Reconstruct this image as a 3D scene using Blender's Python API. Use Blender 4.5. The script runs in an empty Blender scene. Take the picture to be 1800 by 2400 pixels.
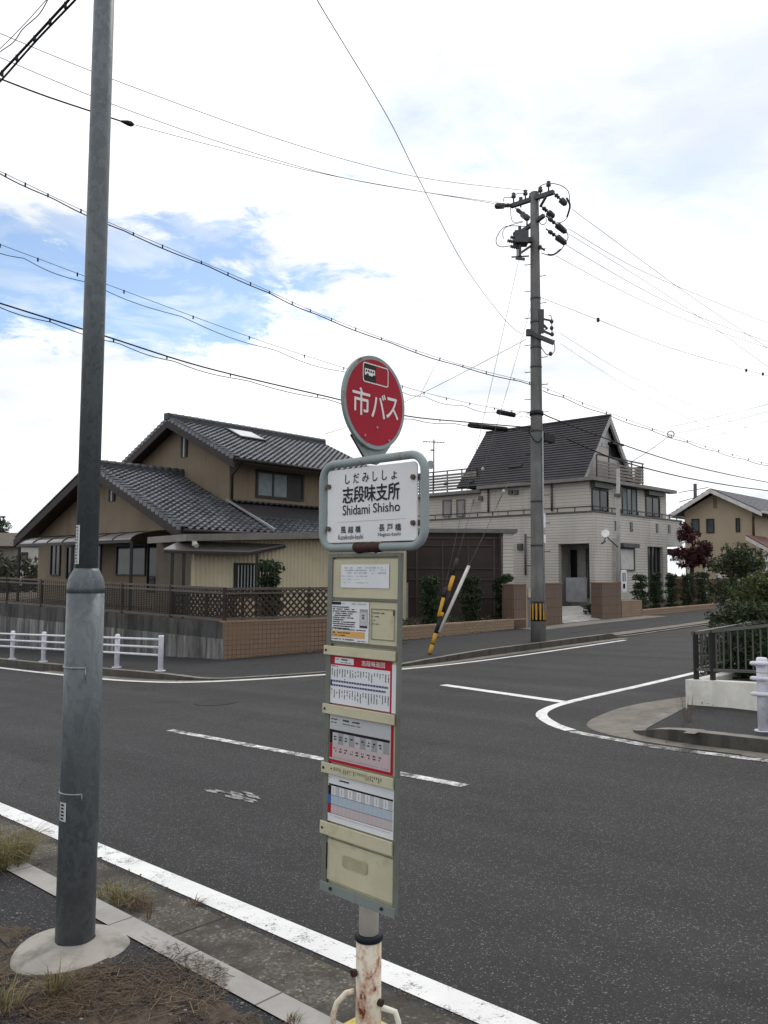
import bpy, bmesh, math, random
from math import sin, cos, radians, pi, sqrt, atan, atan2, hypot
from mathutils import Vector, Matrix
rnd = random.Random(7)
SC = bpy.context.scene
COL = SC.collection

# ---------------------------------------------------------------- camera
FOC, CX, CY, HEYE = 1942.0, 900.0, 1200.0, 1.70
PITCH = atan((1343 - 1200) / FOC); ROLL = radians(0.27)
cd = bpy.data.cameras.new('camera'); cam = bpy.data.objects.new('camera', cd); COL.objects.link(cam)
cd.sensor_fit = 'VERTICAL'; cd.sensor_height = 34.6; cd.lens = 34.6 * FOC / 2400
cd.clip_start = 0.05; cd.clip_end = 2000
cam.matrix_world = (Matrix.Translation((0, 0, HEYE)) @ Matrix.Rotation(radians(90) + PITCH, 4, 'X') @ Matrix.Rotation(ROLL, 4, 'Z'))
SC.camera = cam
SC.view_settings.view_transform = 'Standard'; SC.view_settings.look = 'None'
SC.view_settings.exposure = 0.15; SC.view_settings.gamma = 1.0; SC.view_settings.use_curve_mapping = False

# ---------------------------------------------------------------- sky and sun (bright broken overcast, sun behind cloud)
SUN_EL, SUN_AZ = radians(52), radians(25)
W = bpy.data.worlds.new("World"); SC.world = W; W.use_nodes = True
nt = W.node_tree; nt.nodes.clear()
def wn(t, **k):
    n = nt.nodes.new(t)
    for a, b in k.items(): setattr(n, a, b)
    return n
def wm(op, a, b=None, c=None, clamp=False):
    n = wn('ShaderNodeMath', operation=op); n.use_clamp = clamp
    for i, q in enumerate((a, b, c)):
        if q is None: continue
        if isinstance(q, (int, float)): n.inputs[i].default_value = q
        else: nt.links.new(q, n.inputs[i])
    return n.outputs[0]
sky = wn('ShaderNodeTexSky', sky_type='NISHITA'); sky.sun_disc = False
sky.sun_elevation = SUN_EL; sky.sun_rotation = SUN_AZ; sky.air_density = 1.0; sky.dust_density = 0.6
tc = wn('ShaderNodeTexCoord')
sep = wn('ShaderNodeSeparateXYZ'); nt.links.new(tc.outputs['Generated'], sep.inputs[0])
zc = wm('MAXIMUM', wm('ADD', sep.outputs[2], 0.10), 0.04)
cmb = wn('ShaderNodeCombineXYZ')
nt.links.new(wm('DIVIDE', sep.outputs[0], zc), cmb.inputs[0]); nt.links.new(wm('DIVIDE', sep.outputs[1], zc), cmb.inputs[1])
def wnoise(scale, detail, rough, off=0.0, dist=0.0):
    n = wn('ShaderNodeTexNoise'); n.inputs['Scale'].default_value = scale; n.inputs['Detail'].default_value = detail
    n.inputs['Roughness'].default_value = rough; n.inputs['Distortion'].default_value = dist
    a = wn('ShaderNodeVectorMath', operation='ADD'); nt.links.new(cmb.outputs[0], a.inputs[0]); a.inputs[1].default_value = (off, off * .7, 0)
    nt.links.new(a.outputs[0], n.inputs['Vector']); return n.outputs['Fac']
def wgap(cx, cy, rx, ry):   # an opening in the cloud sheet (cloud plane coordinates)
    s = wn('ShaderNodeSeparateXYZ'); nt.links.new(cmb.outputs[0], s.inputs[0])
    dx = wm('DIVIDE', wm('SUBTRACT', s.outputs[0], cx), rx); dy = wm('DIVIDE', wm('SUBTRACT', s.outputs[1], cy), ry)
    d = wm('SQRT', wm('ADD', wm('MULTIPLY', dx, dx), wm('MULTIPLY', dy, dy)))
    return wm('SUBTRACT', 1.0, d)
n1 = wnoise(1.5, 9, .62, 3.1, .25); n2 = wnoise(6.0, 8, .65, 9.7, .4); n3 = wnoise(.8, 5, .5, 21.3)
g1 = wgap(-0.68, 2.20, .92, 0.62)
g2 = wgap(0.60, 1.65, .55, .55); g3 = wgap(0.04, 1.40, .34, .5)
base = wm('ADD', wm('MULTIPLY', wm('SUBTRACT', n1, .5), 2.2), wm('MULTIPLY', wm('SUBTRACT', n2, .5), 2.0))
open1 = wm('ADD', wm('MULTIPLY', g1, 1.7), base)
def wramp(x, a, b):
    n = wn('ShaderNodeMapRange', interpolation_type='SMOOTHSTEP'); n.inputs[1].default_value = a; n.inputs[2].default_value = b
    nt.links.new(x, n.inputs[0]); return n.outputs[0]
veil = wnoise(2.6, 7, .6, 14.2, .6); blue = wm('MULTIPLY', wramp(open1, .40, .85), wm('SUBTRACT', 1.12, wm('MULTIPLY', wramp(veil, .42, .68), .55)), clamp=True)
soft = wm('ADD', wramp(wm('ADD', g2, wm('MULTIPLY', base, .8)), .1, 1.5), wramp(wm('ADD', g3, wm('MULTIPLY', base, .8)), .1, 1.6))
blue = wm('ADD', blue, wm('MULTIPLY', soft, .50), clamp=True)
shade = wm('MULTIPLY', wramp(wm('ADD', wm('MULTIPLY', wnoise(.9, 7, .55, 31.7, .5), .7), wm('MULTIPLY', n1, .3)), .44, .64), 1.0)
cloudv = wm('SUBTRACT', 11.6, wm('MULTIPLY', shade, 3.1))
cloudc = wn('ShaderNodeCombineColor')
nt.links.new(wm('MULTIPLY', cloudv, wm('SUBTRACT', .99, wm('MULTIPLY', shade, .07))), cloudc.inputs[0]); nt.links.new(wm('MULTIPLY', cloudv, wm('SUBTRACT', 1.0, wm('MULTIPLY', shade, .03))), cloudc.inputs[1]); nt.links.new(wm('MULTIPLY', cloudv, 1.02), cloudc.inputs[2])
skb = wn('ShaderNodeMix', data_type='RGBA', blend_type='MULTIPLY'); skb.inputs['Factor'].default_value = 1.0
nt.links.new(sky.outputs[0], skb.inputs['A']); skb.inputs['B'].default_value = (1.45, 1.46, 1.45, 1)
mx = wn('ShaderNodeMix', data_type='RGBA'); nt.links.new(blue, mx.inputs['Factor']); nt.links.new(cloudc.outputs[0], mx.inputs['A']); nt.links.new(skb.outputs['Result'], mx.inputs['B'])
bg = wn('ShaderNodeBackground'); bg.inputs['Strength'].default_value = 0.10; nt.links.new(mx.outputs['Result'], bg.inputs['Color'])
wo = wn('ShaderNodeOutputWorld'); nt.links.new(bg.outputs[0], wo.inputs['Surface'])
sd = bpy.data.lights.new('sun', 'SUN'); sd.energy = 0.9; sd.angle = radians(14); sd.color = (1, .95, .88)
so = bpy.data.objects.new('sun', sd); COL.objects.link(so)
sv = Vector((sin(SUN_AZ) * cos(SUN_EL), cos(SUN_AZ) * cos(SUN_EL), sin(SUN_EL)))
so.rotation_euler = sv.to_track_quat('Z', 'Y').to_euler(); so.location = sv * 50

# ---------------------------------------------------------------- geometry of the place
def dirv(a): return Vector((sin(radians(a)), cos(radians(a)), 0))
def ray(u, v):
    x = (u - CX) / FOC; y = (CY - v) / FOC
    c, s = cos(ROLL), sin(ROLL); x, y = c * x - s * y, s * x + c * y
    return Vector((x, cos(PITCH) - sin(PITCH) * y, sin(PITCH) + cos(PITCH) * y))
SLA, SLB = 0.03654, -0.01073                 # the crossing lies on a gentle slope, rising to the right
def gz(x, y): return SLA * x + SLB * y
def G(u, v, h=0):
    d = ray(u, v); t = (HEYE - h) / (SLA * d.x + SLB * d.y - d.z); p = d * t; return Vector((p.x, p.y, p.z + HEYE))
def D(u, v, y):
    d = ray(u, v); p = d * (y / d.y); p.z += HEYE; return p
def ZL(u, v, z):
    d = ray(u, v); p = d * ((z - HEYE) / d.z); p.z += HEYE; return p
RM, RN, RO = dirv(-45.7), dirv(44.3), Vector((0, 3.95, 0))   # main road runs along RM, side road along RN
def R(m, n, h=0):
    p = RO + RM * m + RN * n; return Vector((p.x, p.y, gz(p.x, p.y) + h))
def mn(p):
    q = Vector((p.x, p.y, 0)) - RO; return q.dot(RM), q.dot(RN)
class Plane:
    """a vertical plane through P along azimuth az; out = outward normal towards the viewer"""
    def __init__(s, P, az):
        s.P = Vector((P[0], P[1], 0)); s.t = dirv(az); n = Vector((s.t.y, -s.t.x, 0))
        if n.dot(s.P) > 0: n = -n
        s.n = n
    def px(s, u, v):
        d = ray(u, v); k = s.n.dot(s.P) / s.n.dot(Vector((d.x, d.y, 0))); p = d * k
        return (Vector((p.x, p.y, 0)) - s.P).dot(s.t), p.z + HEYE
    def at(s, a, z, off=0): return s.P + s.t * a + s.n * off + Vector((0, 0, z))
    def shift(s, off): q = Plane.__new__(Plane); q.P = s.P + s.n * off; q.t = s.t; q.n = s.n; return q
# pixel readings taken on enlarged pieces of the picture
def z1(x, y): return (x / 4.1475, 960 + y / 4.1475)
def z2(x, y): return (380 + x / 4.1475, 960 + y / 4.1475)
def z5(x, y): return (920 + x / 4.1475, 1220 + y / 4.1475)
def z6(x, y): return (1000 + x / 4.1475, 950 + y / 4.1475)
def z7(x, y): return (1290 + x / 3.253, 950 + y / 3.253)
def z8(x, y): return (1400 + x / 4.0225, 1250 + y / 4.0225)
def zp(x, y): return (1100 + x / 4.1475, 400 + y / 4.1475)
def dp(x, y): return (x * 1.085, y * 1.085)

# ---------------------------------------------------------------- mesh builder
class MB:
    def __init__(s): s.v = []; s.f = []; s.mi = []; s.sm = []
    def add(s, vs, fs, m=0, smooth=False):
        o = len(s.v); s.v += [Vector(q) for q in vs]
        for f in fs: s.f.append([o + i for i in f]); s.mi.append(m); s.sm.append(smooth)
    def obox(s, o, a, b, c, m=0):
        o, a, b, c = Vector(o), Vector(a), Vector(b), Vector(c)
        s.add([o, o + a, o + a + b, o + b, o + c, o + a + c, o + a + b + c, o + b + c],
              [(0, 3, 2, 1), (4, 5, 6, 7), (0, 1, 5, 4), (1, 2, 6, 5), (2, 3, 7, 6), (3, 0, 4, 7)], m)
    def box(s, c, sx, sy, sz, m=0, ax=None):
        ax = ax or (Vector((1, 0, 0)), Vector((0, 1, 0)), Vector((0, 0, 1)))
        a, b, d = ax[0] * sx, ax[1] * sy, ax[2] * sz
        s.obox(Vector(c) - a / 2 - b / 2 - d / 2, a, b, d, m)
    def bar(s, p, q, w, h, m=0, up=Vector((0, 0, 1))):
        p, q = Vector(p), Vector(q); d = q - p
        x = d.cross(up)
        if x.length < 1e-6: x = d.cross(Vector((1, 0, 0)))
        x.normalize(); y = x.cross(d).normalized()
        s.obox(p - x * w / 2 - y * h / 2, x * w, y * h, d, m)
    def prism(s, pts, vec, m=0, mside=None):
        pts = [Vector(p) for p in pts]; vec = Vector(vec); n = len(pts)
        s.add(pts + [p + vec for p in pts], [tuple(range(n))[::-1], tuple(range(n, 2 * n))], m)
        o = len(s.v) - 2 * n
        for i in range(n):
            j = (i + 1) % n; s.f.append([o + i, o + j, o + n + j, o + n + i]); s.mi.append(m if mside is None else mside); s.sm.append(False)
    def poly(s, pts, m=0): s.add(pts, [tuple(range(len(pts)))], m)
    def tube(s, pts, r, n=8, m=0, cap=True, smooth=True):
        pts = [Vector(p) for p in pts]; k = len(pts)
        rs = r if isinstance(r, (list, tuple)) else [r] * k
        o = len(s.v); prev = None
        for i, p in enumerate(pts):
            d = (pts[min(i + 1, k - 1)] - pts[max(i - 1, 0)])
            d = d.normalized() if d.length > 1e-9 else Vector((0, 0, 1))
            if prev is None:
                x = d.cross(Vector((0, 0, 1)));
                if x.length < 1e-4: x = Vector((1, 0, 0))
            else:
                x = prev - d * prev.dot(d)
            x.normalize(); prev = x; y = d.cross(x)
            for j in range(n):
                a = 2 * pi * j / n; s.v.append(p + (x * cos(a) + y * sin(a)) * rs[i])
        for i in range(k - 1):
            for j in range(n):
                j2 = (j + 1) % n
                s.f.append([o + i * n + j, o + i * n + j2, o + (i + 1) * n + j2, o + (i + 1) * n + j]); s.mi.append(m); s.sm.append(smooth)
        if cap:
            s.f.append([o + j for j in range(n)][::-1]); s.mi.append(m); s.sm.append(False)
            s.f.append([o + (k - 1) * n + j for j in range(n)]); s.mi.append(m); s.sm.append(False)
    def lathe(s, base, prof, n=20, m=0, smooth=True): s.tube([Vector(base) + Vector((0, 0, z)) for r, z in prof], [max(r, 1e-4) for r, z in prof], n, m, True, smooth)
    def build(s, name, mats, parent=None, origin=None, bevel=0, weld=True):
        me = bpy.data.meshes.new(name)
        org = Vector(origin) if origin is not None else (parent_org(parent) if parent is not None else Vector((0, 0, 0)))
        me.from_pydata([tuple(q - org) for q in s.v], [], s.f)
        mats = mats if isinstance(mats, (list, tuple)) else [mats]
        for q in mats: me.materials.append(q)
        for p, i, sm in zip(me.polygons, s.mi, s.sm): p.material_index = min(i, len(mats) - 1); p.use_smooth = sm
        me.update()
        bm = bmesh.new(); bm.from_mesh(me); bmesh.ops.recalc_face_normals(bm, faces=bm.faces); bm.to_mesh(me); bm.free()
        uv = me.uv_layers.new(name='UVMap').data; vz = Vector((0, 0, 1))
        vco = [q.co.copy() for q in me.vertices]
        for p in me.polygons:
            n = p.normal
            t = vz.cross(n)
            t = Vector((1, 0, 0)) if t.length < .05 else t.normalized()
            if t.x < -1e-6 or (abs(t.x) < 1e-6 and t.y < 0): t = -t
            b = n.cross(t)
            if b.z < 0: b = -b
            for li in p.loop_indices:
                c = vco[me.loops[li].vertex_index] + org; uv[li].uv = (c.dot(t), c.dot(b))
        o = bpy.data.objects.new(name, me); COL.objects.link(o)
        if parent is not None: o.parent = parent
        elif origin is not None: o.location = org
        if bevel:
            bv = o.modifiers.new('bevel', 'BEVEL'); bv.width = bevel; bv.segments = 2; bv.limit_method = 'ANGLE'; bv.angle_limit = radians(40)
        return o
def parent_org(p):
    q = Vector((0, 0, 0))
    while p is not None: q = q + p.location; p = p.parent
    return q
def tag(o, label=None, cat=None, group=None, kind=None):
    if label: o['label'] = label
    if cat: o['category'] = cat
    if group: o['group'] = group
    if kind: o['kind'] = kind
    return o
def thing(name, loc, label, cat, group=None):
    o = bpy.data.objects.new(name, None); COL.objects.link(o); o.location = Vector(loc); o.empty_display_size = .2
    return tag(o, label, cat, group)
def dup(o, parent=None):
    c = o.copy(); COL.objects.link(c); c.parent = parent
    for ch in list(o.children): dup(ch, c)
    return c

# ---------------------------------------------------------------- materials
def lin(c): return tuple((q / 12.92 if q <= .04045 else ((q + .055) / 1.055) ** 2.4) for q in c)
class NT:
    def __init__(s, name):
        s.m = bpy.data.materials.new(name); s.m.use_nodes = True; s.t = s.m.node_tree; s.t.nodes.clear()
        s.out = s.n('ShaderNodeOutputMaterial'); s.b = s.n('ShaderNodeBsdfPrincipled'); s.l(s.b.outputs[0], s.out.inputs[0])
        s.tc = s.n('ShaderNodeTexCoord'); s.geo = s.n('ShaderNodeNewGeometry')
    def n(s, t, **k):
        q = s.t.nodes.new(t)
        for a, b in k.items(): setattr(q, a, b)
        return q
    def l(s, a, b): s.t.links.new(a, b)
    def put(s, sock, v):
        if isinstance(v, (int, float)): sock.default_value = v
        elif isinstance(v, (tuple, list)): sock.default_value = tuple(v) + ((1,) if len(v) == 3 and sock.type == 'RGBA' else ())
        else: s.l(v, sock)
    def math(s, op, a, b=None, c=None, clamp=False):
        q = s.n('ShaderNodeMath', operation=op); q.use_clamp = clamp
        for i, x in enumerate((a, b, c)):
            if x is not None: s.put(q.inputs[i], x)
        return q.outputs[0]
    def vec(s, kind='W'):
        return {'W': s.geo.outputs['Position'], 'UV': s.tc.outputs['UV'], 'O': s.tc.outputs['Object']}[kind]
    def noise(s, scale, detail=4, rough=.55, kind='W', stretch=None, dist=0):
        q = s.n('ShaderNodeTexNoise'); q.inputs['Scale'].default_value = scale; q.inputs['Detail'].default_value = detail; q.inputs['Roughness'].default_value = rough; q.inputs['Distortion'].default_value = dist
        v = s.vec(kind)
        if stretch:
            mp = s.n('ShaderNodeVectorMath', operation='MULTIPLY'); s.l(v, mp.inputs[0]); mp.inputs[1].default_value = stretch; v = mp.outputs[0]
        s.l(v, q.inputs['Vector']); return q.outputs['Fac']
    def voro(s, scale, kind='W', feature='F1', out='Distance'):
        q = s.n('ShaderNodeTexVoronoi', feature=feature); q.inputs['Scale'].default_value = scale; s.l(s.vec(kind), q.inputs['Vector']); return q.outputs[out]
    def ramp(s, x, a, b, smooth=True):
        q = s.n('ShaderNodeMapRange', interpolation_type='SMOOTHSTEP' if smooth else 'LINEAR'); q.inputs[1].default_value = a; q.inputs[2].default_value = b; s.l(x, q.inputs[0]); return q.outputs[0]
    def mix(s, f, a, b, mode='MIX'):
        q = s.n('ShaderNodeMix', data_type='RGBA', blend_type=mode); s.put(q.inputs['Factor'], f); s.put(q.inputs['A'], a); s.put(q.inputs['B'], b); return q.outputs['Result']
    def brick(s, w, h, mortar, c1, c2, cm, off=.5, kind='UV', bias=0):
        q = s.n('ShaderNodeTexBrick'); q.offset = off; s.l(s.vec(kind), q.inputs['Vector'])
        q.inputs['Scale'].default_value = 1; q.inputs['Brick Width'].default_value = w; q.inputs['Row Height'].default_value = h; q.inputs['Mortar Size'].default_value = mortar; q.inputs['Bias'].default_value = bias
        s.put(q.inputs['Color1'], c1); s.put(q.inputs['Color2'], c2); s.put(q.inputs['Mortar'], cm); q.inputs['Mortar Smooth'].default_value = .2
        return q
    def bump(s, h, strength=.3, dist=.01):
        q = s.n('ShaderNodeBump'); q.inputs['Strength'].default_value = strength; q.inputs['Distance'].default_value = dist; s.l(h, q.inputs['Height']); s.l(q.outputs[0], s.b.inputs['Normal'])
    def set(s, col=None, rough=None, metal=None, spec=None):
        if col is not None: s.put(s.b.inputs['Base Color'], col)
        if rough is not None: s.put(s.b.inputs['Roughness'], rough)
        if metal is not None: s.put(s.b.inputs['Metallic'], metal)
        if spec is not None: s.put(s.b.inputs['Specular IOR Level'], spec)
        return s.m
def sc(c, k): return tuple(q * k for q in c)
def pm(name, c, rough=.6, metal=0, var=.22, scale=3, fine=40, bump=.1, kind='W', dirt=None, spec=.18):
    """weathered single-colour material: broad and fine tone variation, optional dirt blotches"""
    t = NT(name); a = t.noise(scale, 5, .6, kind); b = t.noise(fine, 3, .6, kind)
    k = t.mix(t.ramp(a, .25, .75), sc(c, 1 - var), sc(c, 1 + var * .6)); k = t.mix(t.math('MULTIPLY', b, .35), k, sc(c, .75))
    if dirt: k = t.mix(t.math('MULTIPLY', t.ramp(t.noise(scale * 2.3, 7, .7, kind), .52, .75), dirt[1]), k, dirt[0])
    if bump: t.bump(b, bump, .004)
    return t.set(k, rough, metal, spec)

def m_asphalt(name, c, speck=.5, lanes=False):
    t = NT(name)
    big = t.noise(.35, 5, .6); mid = t.noise(2.4, 5, .65); fine = t.noise(160, 3, .7); v = t.voro(125)
    k = t.mix(t.ramp(big, .3, .7), sc(c, .78), sc(c, 1.2)); k = t.mix(t.ramp(mid, .35, .7), k, sc(c, .82))
    k = t.mix(t.ramp(fine, .36, .66), sc(c, .48), k); k = t.mix(t.math('MULTIPLY', t.ramp(t.noise(75, 3, .8), .54, .70), .6), k, sc(c, 2.1))
    cell = t.n('ShaderNodeTexVoronoi', feature='F1'); cell.inputs['Scale'].default_value = 125; t.l(t.vec('W'), cell.inputs['Vector'])
    sepc = t.n('ShaderNodeSeparateColor'); t.l(cell.outputs['Color'], sepc.inputs[0])
    light = t.math('MULTIPLY', t.ramp(sepc.outputs[0], .82, .98), t.ramp(v, .55, .30))
    k = t.mix(t.math('MULTIPLY', light, speck), k, (.42, .41, .40))
    if lanes:   # tyre-polished tracks along the main road, darker oily middle strips, a few resurfaced spots
        u = t.n('ShaderNodeSeparateXYZ'); t.l(t.vec('W'), u.inputs[0]); N_ = t.math('ADD', t.math('MULTIPLY', u.outputs[0], RN.x), t.math('MULTIPLY', t.math('SUBTRACT', u.outputs[1], 3.95), RN.y)); M_ = t.math('ADD', t.math('MULTIPLY', u.outputs[0], RM.x), t.math('MULTIPLY', u.outputs[1], RM.y))
        cv = t.n('ShaderNodeCombineXYZ'); t.l(t.math('MULTIPLY', N_, 1.5), cv.inputs[0]); t.l(t.math('MULTIPLY', M_, .09), cv.inputs[1])
        q = t.n('ShaderNodeTexNoise'); q.inputs['Scale'].default_value = 1; q.inputs['Detail'].default_value = 4; t.l(cv.outputs[0], q.inputs['Vector'])
        k = t.mix(1.0, k, t.mix(t.ramp(q.outputs['Fac'], .32, .68), (.78, .78, .78), (1.06, 1.06, 1.06)), 'MULTIPLY')
        tr = t.math('SINE', t.math('MULTIPLY', N_, 2 * pi / 1.32)); k = t.mix(1.0, k, t.mix(t.ramp(tr, .0, 1.0), (1, 1, 1), (1.10, 1.10, 1.10)), 'MULTIPLY')
        k = t.mix(1.0, k, t.mix(t.ramp(t.noise(.9, 3, .5), .62, .70), (1, 1, 1), (.78, .78, .78)), 'MULTIPLY')
        k = t.mix(t.math('MULTIPLY', t.ramp(t.noise(9, 5, .7), .64, .74), .5), k, sc(c, .45))
    # long hairline cracks
    cr = t.n('ShaderNodeTexVoronoi', feature='DISTANCE_TO_EDGE'); cr.inputs['Scale'].default_value = .22
    dv = t.n('ShaderNodeVectorMath', operation='ADD'); t.l(t.vec('W'), dv.inputs[0])
    nz = t.n('ShaderNodeTexNoise'); nz.inputs['Scale'].default_value = 1.3; nz.inputs['Detail'].default_value = 6; t.l(t.vec('W'), nz.inputs['Vector'])
    t.l(nz.outputs['Color'], dv.inputs[1]); t.l(dv.outputs[0], cr.inputs['Vector'])
    crack = t.math('MULTIPLY', t.ramp(cr.outputs['Distance'], .004, .0015), t.ramp(t.noise(.3, 2, .5), .5, .6))
    k = t.mix(t.math('MULTIPLY', crack, .6), k, sc(c, .35))
    t.bump(t.math('ADD', v, t.math('MULTIPLY', fine, .6)), .55, .006)
    return t.set(k, .80, 0, .22)
def m_paint(name, c, wear, under=(.06, .058, .058)):
    t = NT(name); a = t.noise(7, 8, .75); b = t.noise(90, 4, .7); v = t.voro(120)
    k = t.mix(t.ramp(t.noise(2, 4, .6), .3, .7), sc(c, .86), c)
    w = t.math('ADD', t.math('MULTIPLY', a, .6), t.math('MULTIPLY', b, .4))
    k = t.mix(t.ramp(w, 1 - wear - .06, 1 - wear + .05), k, under)
    fine = t.n('ShaderNodeTexVoronoi', feature='DISTANCE_TO_EDGE'); fine.inputs['Scale'].default_value = 3.2; t.l(t.vec('W'), fine.inputs['Vector'])
    k = t.mix(t.math('MULTIPLY', t.math('MULTIPLY', t.ramp(fine.outputs['Distance'], .009, .002), t.ramp(a, .48, .60)), .6), k, under)
    t.bump(t.math('ADD', b, v), .4, .004)
    return t.set(k, .75, 0, .3)
def m_concrete(name, c, stain=.5, joints=None, moss=0):
    t = NT(name); a = t.noise(1.7, 6, .65); b = t.noise(55, 4, .7); s = t.noise(1.0, 5, .6, 'W', (5, 5, .5))
    k = t.mix(t.ramp(a, .3, .72), sc(c, .72), sc(c, 1.12)); k = t.mix(t.math('MULTIPLY', b, .4), k, sc(c, .55))
    k = t.mix(t.math('MULTIPLY', t.ramp(s, .48, .68), stain), k, sc(c, .28))
    if moss: k = t.mix(t.math('MULTIPLY', t.ramp(t.noise(6, 7, .7), .52, .64), moss), k, (.045, .048, .022))
    if joints:
        u = t.n('ShaderNodeSeparateXYZ'); t.l(t.vec('W'), u.inputs[0])
        dd = t.math('ADD', t.math('MULTIPLY', u.outputs[0], joints[0].x), t.math('MULTIPLY', u.outputs[1], joints[0].y))
        fr = t.math('FRACT', t.math('DIVIDE', t.math('ADD', dd, joints[2]), joints[1]))
        k = t.mix(t.math('MULTIPLY', t.math('LESS_THAN', fr, .018), .75), k, (.03, .028, .025))
    t.bump(b, .35, .004)
    return t.set(k, .85, 0, .25)
def m_tile(name, c):
    """fired roof tiles: every tile a little different, grey bloom and dark lichen in patches"""
    t = NT(name); q = t.n('ShaderNodeTexVoronoi', feature='F1'); q.inputs['Scale'].default_value = 3.6; t.l(t.vec('W'), q.inputs['Vector']); x = t.n('ShaderNodeSeparateColor'); t.l(q.outputs['Color'], x.inputs[0])
    k = t.mix(x.outputs[0], sc(c, .68), sc(c, 1.45)); k = t.mix(t.math('MULTIPLY', t.ramp(t.noise(1.1, 6, .65), .48, .7), .5), k, sc(c, .55)); k = t.mix(t.math('MULTIPLY', t.ramp(t.noise(5, 6, .7), .58, .7), .35), k, (.12, .12, .105))
    return t.set(k, t.math('ADD', .22, t.math('MULTIPLY', x.outputs[1], .22)), .2, .5)
def m_streak(name, c, k, mid):
    """weathered board-cast concrete with vertical runs of dirt"""
    t = NT(name); s = t.noise(1, 6, .7, 'W', (3.2, 3.2, .35)); a = t.noise(1.4, 6, .65); b = t.noise(40, 4, .7)
    q = t.mix(t.ramp(s, mid - .16, mid + .10), c, sc(c, k * 1.6)); q = t.mix(t.math('MULTIPLY', t.ramp(a, .4, .65), .6), q, sc(c, .4)); q = t.mix(t.math('MULTIPLY', b, .35), q, sc(c, .5))
    t.bump(b, .35, .004); return t.set(q, .9, 0, .2)
def m_gutter(name, c):
    """worn exposed-aggregate gutter: pebbles, dark moss, cast joints every two metres"""
    t = NT(name); q = t.n('ShaderNodeTexVoronoi', feature='F1'); q.inputs['Scale'].default_value = 85; t.l(t.vec('W'), q.inputs['Vector']); x = t.n('ShaderNodeSeparateColor'); t.l(q.outputs['Color'], x.inputs[0])
    k = t.mix(x.outputs[0], sc(c, .7), sc(c, 1.35)); k = t.mix(t.math('MULTIPLY', t.ramp(x.outputs[1], .84, .99), .6), k, (.32, .29, .24))
    k = t.mix(t.ramp(t.noise(2.2, 7, .7), .40, .62), k, sc(c, .55)); k = t.mix(t.math('MULTIPLY', t.ramp(t.noise(7, 7, .7), .52, .66), .7), k, (.04, .04, .024))
    u = t.n('ShaderNodeSeparateXYZ'); t.l(t.vec('W'), u.inputs[0]); dd = t.math('ADD', t.math('MULTIPLY', u.outputs[0], RM.x), t.math('MULTIPLY', u.outputs[1], RM.y))
    fr = t.math('FRACT', t.math('DIVIDE', t.math('ADD', dd, .35), 2.0)); k = t.mix(t.math('MULTIPLY', t.math('LESS_THAN', fr, .009), .85), k, (.02, .02, .018))
    t.bump(q.outputs['Distance'], .5, .006); return t.set(k, .9, 0, .2)
def m_galv(name, c):
    t = NT(name); q = t.n('ShaderNodeTexVoronoi', feature='F1'); q.inputs['Scale'].default_value = 11; q.feature = 'SMOOTH_F1'; q.inputs['Smoothness'].default_value = .18
    dv = t.n('ShaderNodeVectorMath', operation='ADD'); nz = t.n('ShaderNodeTexNoise'); nz.inputs['Scale'].default_value = 7; nz.inputs['Detail'].default_value = 5
    mp = t.n('ShaderNodeVectorMath', operation='MULTIPLY'); t.l(t.vec('W'), mp.inputs[0]); mp.inputs[1].default_value = (1.6, 1.6, 1); t.l(mp.outputs[0], nz.inputs['Vector'])
    t.l(mp.outputs[0], dv.inputs[0]); t.l(nz.outputs['Color'], dv.inputs[1]); t.l(dv.outputs[0], q.inputs['Vector'])
    sx = t.n('ShaderNodeSeparateColor'); t.l(q.outputs['Color'], sx.inputs[0])
    k = t.mix(t.noise(3, 5, .65), t.mix(sx.outputs[0], sc(c, .70), sc(c, 1.45)), sc(c, .95)); k = t.mix(t.math('MULTIPLY', t.noise(60, 3, .6), .3), k, sc(c, .7))
    k = t.mix(t.math('MULTIPLY', t.ramp(t.noise(2.2, 6, .7), .55, .7), .3), k, (.16, .165, .15))
    return t.set(k, t.math('ADD', .42, t.math('MULTIPLY', sx.outputs[1], .2)), .35, .4)
def m_leaf(name, c1, c2, c3):
    t = NT(name); r = t.geo.outputs['Random Per Island']
    k = t.mix(r, c1, c2); k = t.mix(t.ramp(t.noise(3.0, 3, .5), .45, .7), k, c3)
    m = t.set(k, .55, 0, .3)
    tr = t.n('ShaderNodeBsdfTranslucent'); t.put(tr.inputs['Color'], k); ms = t.n('ShaderNodeMixShader'); ms.inputs[0].default_value = .22
    t.l(t.b.outputs[0], ms.inputs[1]); t.l(tr.outputs[0], ms.inputs[2]); t.l(ms.outputs[0], t.out.inputs[0]); return m
def m_glass(name, c, rough=.06):
    t = NT(name); k = t.mix(t.ramp(t.noise(.9, 3, .5), .35, .65), sc(c, .7), sc(c, 1.2)); return t.set(k, rough, 0, .28)
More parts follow.
